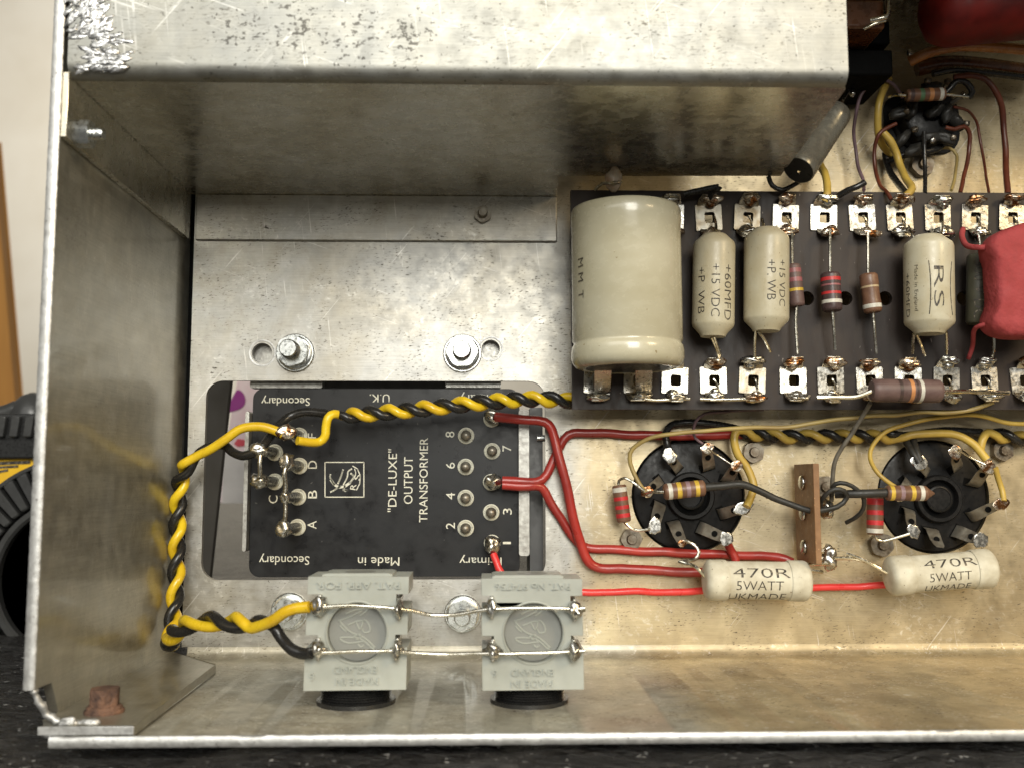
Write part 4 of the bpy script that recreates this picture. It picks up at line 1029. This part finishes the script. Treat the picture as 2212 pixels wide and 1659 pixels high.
MB().tube(smooth_path(pw([(2136, 700, zr), (2115, 705, 30), (2104, 715, 27), (2101, 748, 22), (2092, 775, 19.5)])), 0.6, 10).build('lead', 'red_dip', rc)
# silver paper capacitor leaning past the box
sv, p0, ax, L, r = axial('axial_capacitor', 'grey silver capacitor leaning past the corner of the folded box', 'capacitor', (1806, 245), (1725, 369), 35, 22, 'silver_paper',
                         [(0, 0.15), (0.0, 0.72), (0, 0.97), (0.02, 1.0), (0.12, 1.0), (0.125, 0.985), (0.86, 0.985), (0.865, 1.0), (0.98, 1.0), (1, 0.95), (1, 0.1)],
                         [[(1726, 371, 31), (1732, 386, 27), (1725, 398, 20)], [(1808, 243, 24), (1822, 215, 22), (1835, 195, 18)]], dz=9.0)
MB().lathe(p0, -ax, [(-0.1, r * 0.93), (0.06, r * 0.92), (0.08, 0.1)], 32).build('end_seal', 'bakelite', sv)
mb = MB(); letters_round(mb, 'EKCO 0.1', p0 + ax * L * .62, ax, Vector((-ax.y, ax.x, 0)).normalized(), r + .05, L * .5, 1.9, 1.6) if False else letters_round(mb, 'MF 0.1', p0 + ax * L * .62, ax, Vector((-ax.y, ax.x, 0)).normalized(), r + .05, L * .4, 1.6, 2.2)
mb.build('lettering', 'print_black', sv, False)

# ------------------------------------------------------------------ resistors
def resistor(label, a, b, rpx, z, mat, bands, leads, z2=None, group=None, taper=0.0, leadr=0.4, bulge=0.0):
    p0, p1 = W(*a, z), W(*b, z if z2 is None else z2)
    ax = p1 - p0; L = ax.length; ax.normalize(); r = mm(rpx, z)
    t = thing('resistor', label, 'resistor', (p0 + p1) / 2 - Vector((0, 0, r)), group)
    prof = [(0, r * .3), (0, r * .8), (L * .03, r * .97), (L * .07, r * (1 + bulge)), (L * .28, r * (1 + bulge)), (L * .34, r), (L * .66, r), (L * .72, r * (1 + bulge)), (L * .93, r * (1 + bulge)), (L * .97, r * .97), (L, r * .8)]
    prof += [(L + taper, r * .2), (L + taper + .3, r * .1)] if taper else [(L, r * .3)]
    MB().lathe(p0, ax, prof, 28).build('resistor_body', mat, t)
    for f, wd, nm in bands:
        rb = r * (1 + bulge) * 1.012 if (f < .3 or f > .7) else r * 1.015
        h = wd * L / 2
        MB().lathe(p0 + ax * (f * L), ax, [(-h, rb * .97), (-h, rb), (h, rb), (h, rb * .97)], 28, False).build('colour_band', 'band_' + nm, t)
    for q in leads: MB().tube(smooth_path(pw(q)), leadr, 8).build('lead', 'tin_wire', t)
    return t
resistor('mauve resistor with a yellow band half hidden by a cream capacitor', (1712, 572), (1722, 662), 17, 21, 'res_mauve', [(.16, .1, 'pink'), (.38, .1, 'pink'), (.62, .07, 'yellow')],
         [[(1712, 572, 21), (1711, 545, 21), (1711, 505, 21.5)], [(1721, 662, 21), (1719, 700, 21), (1723, 765, 21.5)]])
resistor('dark resistor with red and white bands on the tag board', (1793, 590), (1798, 673), 21, 22.5, 'res_grey', [(.18, .09, 'red'), (.32, .07, 'pink'), (.54, .07, 'red'), (.76, .09, 'white')],
         [[(1793, 592, 22.5), (1793, 560, 22.5), (1793, 496, 22)], [(1798, 672, 22.5), (1801, 710, 22.5), (1804, 756, 21.5)]], bulge=0.03)
resistor('brown resistor with gold and white bands on the tag board', (1875, 592), (1886, 676), 19, 22.5, 'res_brown', [(.34, .06, 'gold'), (.84, .10, 'white')],
         [[(1875, 592, 22.5), (1875, 555, 22.5), (1875, 503, 22)], [(1886, 676, 22.5), (1889, 715, 22.5), (1893, 764, 21.5)]], bulge=0.05)
resistor('large mauve brown resistor with orange band lying along the lower lugs', (1882, 843), (2032, 845), 25.5, 27, 'res_mauve', [(.38, .05, 'dark'), (.54, .055, 'orange'), (.61, .03, 'dark'), (.68, .05, 'white')],
         [[(1884, 845, 27), (1850, 857, 25), (1800, 858, 22), (1765, 858, 21)], [(2030, 847, 27), (2080, 845, 25), (2130, 847, 22), (2180, 848, 21)]], leadr=0.6)
resistor('yellow banded brown resistor lying over the first valve socket', (1434, 1062), (1522, 1053), 17.5, 15, 'res_brown', [(.14, .1, 'white'), (.36, .11, 'yellow'), (.58, .1, 'violet'), (.80, .10, 'yellow')],
         [[(1434, 1062, 15), (1415, 1062, 14), (1395, 1064, 11)]], group='banded resistors at the valve sockets')
resistor('red banded resistor with a white top band beside the first valve socket', (1337, 1047), (1348, 1127), 15.5, 8, 'res_brown', [(.13, .12, 'white'), (.37, .10, 'red'), (.60, .10, 'red'), (.82, .11, 'red')],
         [[(1337, 1048, 8), (1337, 1038, 8), (1348, 1032, 9), (1366, 1040, 10), (1392, 1060, 10)], [(1349, 1127, 8), (1362, 1140, 8), (1380, 1145, 8), (1405, 1142, 9)]], group='banded resistors at the valve sockets')
resistor('yellow banded brown resistor with pointed tip lying over the second valve socket', (1914, 1064), (2002, 1065), 16.5, 15, 'res_brown', [(.12, .10, 'yellow'), (.36, .10, 'violet'), (.62, .10, 'yellow'), (.84, .10, 'white')],
         [], taper=1.8, group='banded resistors at the valve sockets')
wire('thick grey black sleeve on the lead of the resistor over the second valve socket', [(1915, 1064, 15), (1880, 1065, 15), (1840, 1066, 14), (1804, 1067, 12)], 1.15, 'sleeve')
resistor('red banded resistor with a white lower band beside the second valve socket', (1890, 1070), (1890, 1154), 17.5, 8, 'res_brown', [(.15, .16, 'red'), (.43, .12, 'red'), (.69, .12, 'red'), (.90, .11, 'white')],
         [[(1890, 1152, 8), (1895, 1164, 8), (1910, 1168, 8), (1940, 1160, 9), (1965, 1152, 10)], [(1890, 1070, 8), (1892, 1058, 9), (1912, 1056, 10)]], group='banded resistors at the valve sockets')
resistor('dark resistor with green and orange bands over the small valve holder', (1957, 207), (2040, 204), 14.5, 16, 'res_brown', [(.12, .10, 'dark'), (.38, .11, 'green'), (.62, .11, 'orange'), (.88, .10, 'white')],
         [[(1957, 207, 16), (1935, 206, 15), (1920, 211, 12)], [(2040, 205, 16), (2065, 207, 15), (2091, 210, 13)]])
def ceramic(label, a, b, rpx, z, leads, items):
    p0, p1 = W(*a, z), W(*b, z)
    ax = p1 - p0; L = ax.length; ax.normalize(); r = mm(rpx, z)
    t = thing('ceramic_resistor', label, 'resistor', (p0 + p1) / 2 - Vector((0, 0, r)), 'cream ceramic resistors')
    MB().lathe(p0, ax, [(L * .16, r * .85), (L * .16, r * .935), (L * .84, r * .935), (L * .84, r * .85)], 44).build('barrel', 'ceramic', t)
    for s0, dr in ((0, 1), (L, -1)):
        pr = [(0.0, r * .2), (0.0, r * .55), (0.25, r * .82), (0.9, r * .97), (1.6, r * 1.01), (L * .19, r * 1.01), (L * .205, r * .985), (L * .21, r * .88)]
        MB().lathe(p0 + ax * s0, ax * dr, pr, 44).build('end_cap', 'ceramic', t)
    side = Vector((-ax.y, ax.x, 0)).normalized()
    mb = MB()
    for s, px, py, lp, hp_ in items:
        base = p0 + ax * ((W(px, py, z + r * .8) - p0).dot(ax))
        d = (W(px, py, z + r * .75) - base).dot(side)
        off = r * math.asin(max(-.96, min(.96, d / r)))
        letters_round(mb, s, base, ax, side, r * .935 + .05, mm(lp, z + r), mm(hp_, z + r), off)
    mb.build('lettering', 'print_black', t, False)
    for q in leads: MB().tube(smooth_path(pw(q)), 0.5, 8).build('lead', 'tin_wire', t)
ceramic('cream ceramic resistor printed 470R 5WATT, level, below the first valve socket', (1521, 1252), (1747, 1254), 43, 13,
        [[(1524, 1246, 13), (1508, 1228, 13), (1490, 1218, 12), (1468, 1213, 11), (1500, 1208, 10), (1510, 1192, 10), (1500, 1176, 9), (1480, 1166, 9)], [(1745, 1219, 13), (1765, 1217, 12), (1788, 1218, 11)], [(1746, 1232, 13), (1765, 1233, 12), (1776, 1235, 11)]],
        [('470R', 1645, 1236, 124, 22), ('5WATT', 1641, 1264, 102, 20), ('UKMADE', 1638, 1290, 124, 22)])
ceramic('cream ceramic resistor printed 470R 5WATT, tilted, below the second valve socket', (1917, 1244), (2144, 1226), 42, 13,
        [[(1920, 1238, 13), (1890, 1222, 13), (1855, 1204, 12), (1828, 1196, 11)], [(1918, 1237, 13), (1880, 1216, 12), (1845, 1206, 11), (1802, 1205, 11)]],
        [('470R', 2053, 1214, 116, 20), ('5WATT', 2052, 1244, 92, 19), ('UKMADE', 2052, 1269, 100, 19)])

# ------------------------------------------------------------------ valve sockets
def valve_socket(label, c, cin, lugs, seed, plug):
    x, y = fl(*c); r = mm(121)
    t = thing('valve_socket', label, 'valve socket', (x, y, -2), 'black valve sockets')
    ci = W(*cin, 1.5); ri = mm(52, 1.5)
    MB().lathe((x, y, -6), (0, 0, 1), [(0, r + 2), (4.1, r + 2), (4.2, r), (4.6, r), (5.4, r - 0.5), (5.6, r - 1.2), (5.6, 0.5)], 64).build('socket_body', 'bakelite', t)
    MB().lathe((ci.x, ci.y, -0.45), (0, 0, 1), [(0, ri), (1.5, ri), (2.1, ri - .4), (2.1, ri * .80), (1.0, ri * .77), (0.1, ri * .74)], 48, False).build('centre_ring', 'bakelite', t)
    MB().lathe((ci.x, ci.y, -0.38), (0, 0, 1), [(0, ri * .76), (0.02, 0.2)], 40).build('centre_hole', 'black_hole', t)
    MB().lathe((ci.x, ci.y, -0.3), (0, 0, 1), [(0, ri * .56), (1.6, ri * .56), (1.8, ri * .52), (1.8, ri * .46), (0.6, ri * .44), (0.55, 0.1)] if not plug else [(0, ri * .56), (1.8, ri * .56), (2.1, ri * .5), (2.1, ri * .46), (1.9, ri * .44), (1.9, 0.1)], 36).build('spigot', 'bakelite', t)
    for i, (b0, b1, sw, blob, mat) in enumerate(lugs):
        p, q = W(*b0, 1.5), W(*b1, 7.5)
        d = Vector((q.x - p.x, q.y - p.y, 0)); Ld = d.length; d.normalize(); s_ = Vector((-d.y, d.x, 0)); wd = mm(sw) / 2
        # slot in the bakelite
        MB().prism([(p.x + a_ * d.x + b_ * s_.x, p.y + a_ * d.y + b_ * s_.y) for a_, b_ in ((-1.3, -wd * 1.25), (1.0, -wd * 1.25), (1.0, wd * 1.25), (-1.3, wd * 1.25))], -0.39, -0.33).build('slot', 'black_hole', t, False)
        prof = [(-1.0, -0.3), (-0.6, 1.6), (0.3, 2.6), (Ld * .55, 4.6), (Ld * .9, 6.8), (Ld * 1.05, 7.6)]
        wds = [wd, wd, wd, wd * .95, wd * .8, wd * .5]
        mb = MB(); k = len(prof)
        for j, (a_, h) in enumerate(prof):
            for sg in (-1, 1):
                bpt = p + d * a_ + s_ * (sg * wds[j])
                mb.v.append(Vector((bpt.x, bpt.y, h))); mb.v.append(Vector((bpt.x, bpt.y, h + 0.4)))
        for j in range(k - 1):
            o_ = 4 * j
            for f in ((0, 4, 6, 2), (1, 3, 7, 5), (0, 1, 5, 4), (2, 6, 7, 3)): mb.f.append([o_ + m_ for m_ in f])
        mb.f.append([4 * (k - 1) + m_ for m_ in (0, 1, 3, 2)])
        lg = mb.build('lug', 'lug_grey', t, True, bevel=0.06)
        hc = p + d * (Ld * .50)
        n_ = Vector((d.x * -0.45, d.y * -0.45, 1)).normalized()
        MB().lathe((hc.x, hc.y, 4.82 + 0.42), n_, [(0, mm(6.5)), (0.03, 0.1)], 18).build('lug_hole', 'black_hole', lg)
        if blob:
            MB().blob(Vector((q.x, q.y, 8.0)), (mm(blob[0]), mm(blob[1]), mm(min(blob))), seed + i, 0.45, 16, 10, Matrix.Rotation(blob[2], 3, 'Z')).build('solder_blob', mat, lg)
    return t
FS, SO = 'flux_solder', 'solder'
valve_socket('black valve socket with a hollow centre under the first banded resistor', SOCK[0], (1493, 1071), [
    ((1464, 1012), (1446, 984), 22, (13, 17, 0.5), SO), ((1530, 1008), (1527, 968), 27, (15, 11, 0.2), FS), ((1571, 1034), (1591, 1006), 25, (13, 11, 0.4), FS),
    ((1562, 1108), (1606, 1096), 24, (22, 13, 0.3), SO), ((1517, 1141), (1568, 1163), 26, (14, 15, 0.1), SO), ((1456, 1133), (1474, 1172), 26, (10, 8, 0.6), FS),
    ((1424, 1092), (1414, 1136), 26, (14, 17, -0.3), SO), ((1424, 1038), (1398, 1062), 20, (14, 12, 0.6), FS)], 3, False)
valve_socket('black valve socket with a plugged centre under the pointed resistor', SOCK[1], (2030, 1077), [
    ((2000, 1020), (1985, 998), 20, (20, 15, -0.5), SO), ((2066, 1010), (2062, 976), 26, (14, 16, 0.2), FS), ((2105, 1042), (2134, 1008), 28, (17, 15, 0.4), FS),
    ((2104, 1112), (2160, 1088), 24, (18, 12, 0.4), FS), ((2073, 1150), (2118, 1166), 28, (16, 16, 0.1), SO), ((2012, 1148), (2030, 1180), 28, None, SO),
    ((1962, 1105), (1972, 1146), 24, (13, 16, 0.4), SO), ((1958, 1040), (1944, 1072), 20, (12, 10, 0.2), FS)], 31, True)
for i, pts in enumerate(([(1985, 1000, 8), (1972, 978, 7), (1958, 955, 4)], [(1988, 996, 8), (1980, 975, 7), (1973, 950, 4)])):
    wire(('black sleeved wire end nearest the loop at the top of the second valve socket', 'second black sleeved wire end entering the blob on the second valve socket')[i], pts, 1.0, 'sleeve', group='black sleeves at the second valve socket')

# brown tag strip standing between the sockets
ts = thing('tag_strip', 'brown speckled tag strip standing on edge between the valve sockets', 'tag strip', (W(1735, 1110, 0).x, W(1735, 1110, 0).y, 0))
xa = W(1719, 1110, 3).x
ya, yb = W(1735, 1217, 16).y, W(1735, 1001, 16).y
MB().box((xa, ya, 2.5), (xa + 1.6, yb, 19)).build('strip_board', 'paxolin', ts, bevel=0.15)
for py in (1042, 1108, 1180):
    p = Wx(1733, py, xa)
    MB().lathe((xa - 0.02, p.y, 10), (-1, 0, 0), [(0, 2.0), (0.5, 2.0), (0.9, 1.4), (0.9, 0.2)], 20).build('rivet', 'solder', ts)
for px, py, rr in ((1787, 1100, 1.7), (1792, 1206, 2.0), (1788, 1190, 1.3)):
    p = W(px, py, 9)
    MB().tube([Vector((xa + 1.9, p.y, 9)), p], 0.8, 8).build('tag', 'tin', ts)
    MB().blob(p, (rr, rr * 1.5, rr), int(px), 0.5).build('solder_blob', 'solder', ts)
MB().box((xa + 1.9, W(0, 1075, 0).y, 0.02), (xa + 9, W(0, 1030, 0).y, 0.6)).build('foot', 'lug_grey', ts, bevel=0.1)

# ------------------------------------------------------------------ crowded corner above the board
vh = thing('valve_holder', 'small black valve holder crowded with wires above the tag board', 'valve socket', (*fl(1988, 272), 0))
x, y = fl(1990, 268)
MB().lathe((x, y, 0.05), (0, 0, 1), [(0, 9.2), (2, 9.2), (2.6, 8.4), (7, 8.0), (7.6, 7.2), (7.6, 2.2), (5.5, 1.6), (5.5, 0.2)], 40).build('holder_body', 'bakelite', vh)
MB().prism(rrect(x - 11.5, y - 9.5, x + 11, y + 9.2, 6), 0.02, 1.0).build('holder_flange', 'bakelite', vh, bevel=0.2)
for i in range(9):
    a_ = math.radians(30 + i * 38)
    c = Vector((x + 6.6 * math.cos(a_), y + 6.6 * math.sin(a_), 7.6))
    e = c + Vector((2.4 * math.cos(a_), 2.4 * math.sin(a_), 3.2))
    lg = MB().tube([c, e], [0.8, 0.6], 6).build('lug', 'lug_grey', vh)
    MB().blob(e, (1.0, 1.0, 0.9), i, 0.5, 10, 7).build('solder_blob', 'dull_zinc' if i % 3 else 'solder', lg)
for i, (px, py, a_) in enumerate(((2020, 240, 0.6), (2045, 245, 1.2), (2038, 300, -0.5), (1950, 300, 0.9), (1945, 245, 0.3), (1970, 235, 1.4), (2005, 300, 0.2), (2062, 262, -0.8), (1975, 325, 0.6), (2010, 190, 0.1))):
    p = W(px, py, 9)
    MB().blob(p, (3.4, 1.6, 2.0), i + 5, 0.5, 12, 8, Matrix.Rotation(a_, 3, 'Z')).build('sleeve_end', 'sleeve', vh)
GV = 'wires round the small valve holder'
for lab, pts, rr, mt in (
    ('thin violet wire arching at the near side of the small valve holder', [(1950, 212, 9), (1930, 183, 11), (1909, 173, 12), (1880, 182, 13), (1855, 215, 12), (1845, 281, 9), (1851, 343, 7), (1864, 390, 10), (1866, 412, 16)], 0.5, 'wire_violet'),
    ('thick aged yellow wire beside the small valve holder', [(1920, 172, 8), (1912, 190, 10), (1900, 222, 11), (1897, 260, 10), (1899, 300, 8), (1920, 330, 5), (1950, 345, 3)], 1.05, 'wire_old_yellow'),
    ('amber yellow wire crossing down to a tag board lug', [(1905, 285, 11), (1922, 303, 11), (1936, 330, 10), (1944, 356, 10), (1956, 385, 13), (1970, 408, 18), (1950, 430, 19.5)], 1.05, 'wire_old_yellow'),
    ('red brown wire looping from the small valve holder to the tag board', [(1936, 268, 12), (1915, 278, 12), (1898, 292, 12), (1888, 326, 10), (1889, 370, 10), (1900, 402, 14), (1915, 415, 18), (1925, 432, 19.5)], 0.55, 'wire_brown'),
    ('brown wire bowing out from the small valve holder lug', [(2042, 276, 11), (2062, 280, 11), (2082, 274, 11), (2095, 290, 10), (2093, 330, 9), (2085, 375, 11), (2074, 418, 16)], 0.6, 'wire_brown'),
    ('thin brown straight wire between the bowed wire and the thick one', [(2060, 232, 11), (2090, 240, 10), (2108, 262, 7), (2115, 290, 6), (2122, 325, 6), (2130, 370, 9), (2136, 418, 16)], 0.4, 'wire_brown'),
    ('thicker dark brown wire arching tall from the cable to the tag board', [(2060, 168, 14), (2100, 165, 15), (2135, 178, 15), (2158, 212, 14), (2168, 270, 11), (2172, 340, 11), (2177, 420, 16)], 0.85, 'wire_brown'),
    ('thin olive wire looping low under the small valve holder', [(2000, 330, 6), (2025, 322, 6), (2050, 321, 6), (2066, 336, 6), (2066, 365, 8), (2055, 412, 15)], 0.45, 'wire_tan'),
    ('thin black straight wire falling from the small valve holder', [(1996, 285, 12), (1997, 330, 11), (1998, 380, 12), (1998, 418, 17)], 0.6, 'wire_black'),
    ('black wire curled in a ring above the banded resistor', [(2020, 215, 12), (2045, 200, 13), (2068, 176, 14), (2090, 182, 14), (2100, 200, 13), (2092, 212, 12)], 0.9, 'wire_black'),
    ('black wire lying under the small valve holder flange', [(1915, 352, 4), (1945, 338, 6), (1985, 330, 7), (2030, 318, 6), (2052, 290, 5)], 1.0, 'wire_black'),
    ('black wire falling in the gap beside the aged yellow wire', [(1912, 330, 4), (1918, 360, 4), (1935, 390, 8), (1952, 412, 15), (1960, 425, 19)], 0.95, 'wire_black'),
    ('short yellow wire end behind the leaning silver capacitor', [(1762, 330, 6), (1772, 360, 10), (1785, 385, 16), (1787, 418, 19.5), (1780, 436, 19.5)], 1.05, 'wire_old_yellow'),
    ('black wire end curling below the leaning silver capacitor', [(1660, 382, 20), (1668, 402, 20), (1690, 412, 20), (1712, 402, 21), (1722, 396, 21)], 0.65, 'wire_black'),
    ('black wire stub slanting up from a lug beside the big capacitor', [(1478, 420, 22), (1515, 411, 23), (1552, 403, 24), (1550, 408, 24), (1538, 417, 22), (1532, 432, 20)], 0.8, 'wire_black'),
    ('black wire end rising over the tag board top edge', [(1810, 424, 20), (1832, 412, 22), (1852, 404, 23), (1868, 395, 23)], 0.85, 'wire_black')):
    wire(lab, pts, rr, mt, group=GV)
# large red capacitor, cable and winding in the shade at the top
mb = MB(); a, b = W(1996, 28, 40), W(2330, -6, 40)
ax = b - a
lr = thing('red_capacitor', 'large dark red capacitor in the shade at the back panel', 'capacitor', ((a + b) / 2) - Vector((0, 0, 10)))
MB().lathe(a, ax, [(0, 2), (0.6, 5), (2.5, 8), (6, 9.3), (ax.length, 9.3)], 36).build('barrel', 'old_red', lr)
tag(MB().tube(smooth_path(pw([(1965, 134, 20), (1992, 120, 22), (2030, 107, 24), (2080, 100, 25), (2150, 103, 25), (2260, 112, 25)])), [0.9, 1.1] + [1.6] * 200 if False else 1.5, 14).build('cable', 'cable_orange'), 'glossy orange brown cable lying under the large dark red capacitor', 'cable')
tag(MB().tube(smooth_path(pw([(1980, 150, 8), (2040, 138, 9), (2120, 142, 9), (2250, 160, 9)])), 2.2, 14).build('cable', 'varnish'), 'dull brown taped cable below the glossy orange one', 'cable')
tag(MB().tube(smooth_path(pw([(2015, 160, 14), (2060, 152, 14), (2130, 158, 13), (2250, 172, 12)])), 1.0, 12).build('cable', 'wire_black'), 'thin black cable under the brown taped cable', 'cable')
ct = thing('mains_transformer', 'varnished brown winding with black core half hidden behind the folded box', 'transformer', (W(1900, 60, 30).x, W(1900, 60, 30).y, 0))
a, b = W(1800, 75, 30), W(1895, -60, 30)
MB().box((a.x, a.y, 4), (b.x, min(b.y, YR - 1), 34)).build('winding', 'varnish', ct, bevel=0.8)
a, b = W(1840, 128, 34), W(1962, 72, 34)
MB().box((a.x, a.y, 2), (b.x, b.y, 24)).build('core', 'black_hole', ct, bevel=0.6)
a, b = W(1900, 66, 30), W(1945, -60, 30)
MB().box((a.x, a.y, 2), (b.x, min(b.y, YR - 1), 22)).build('core', 'black_hole', ct, bevel=0.5)
MB().tube(smooth_path(pw([(1880, 46, 37), (1905, 40, 38), (1918, 34, 38), (1920, 10, 37), (1920, -20, 36)])), 0.7, 10).build('lead', 'tin_wire', ct)
MB().tube(smooth_path(pw([(1866, 64, 36), (1890, 52, 37), (1912, 45, 37)])), 0.5, 10).build('lead', 'tin_wire', ct)
for i, (px, py, rr) in enumerate(((1858, 140, 1.3), (1841, 202, 0.8), (1965, 115, 0.7))):
    MB().blob(W(px, py, 14), (rr, rr * 1.5, rr), i, 0.4).build('solder_blob', 'solder', vh)
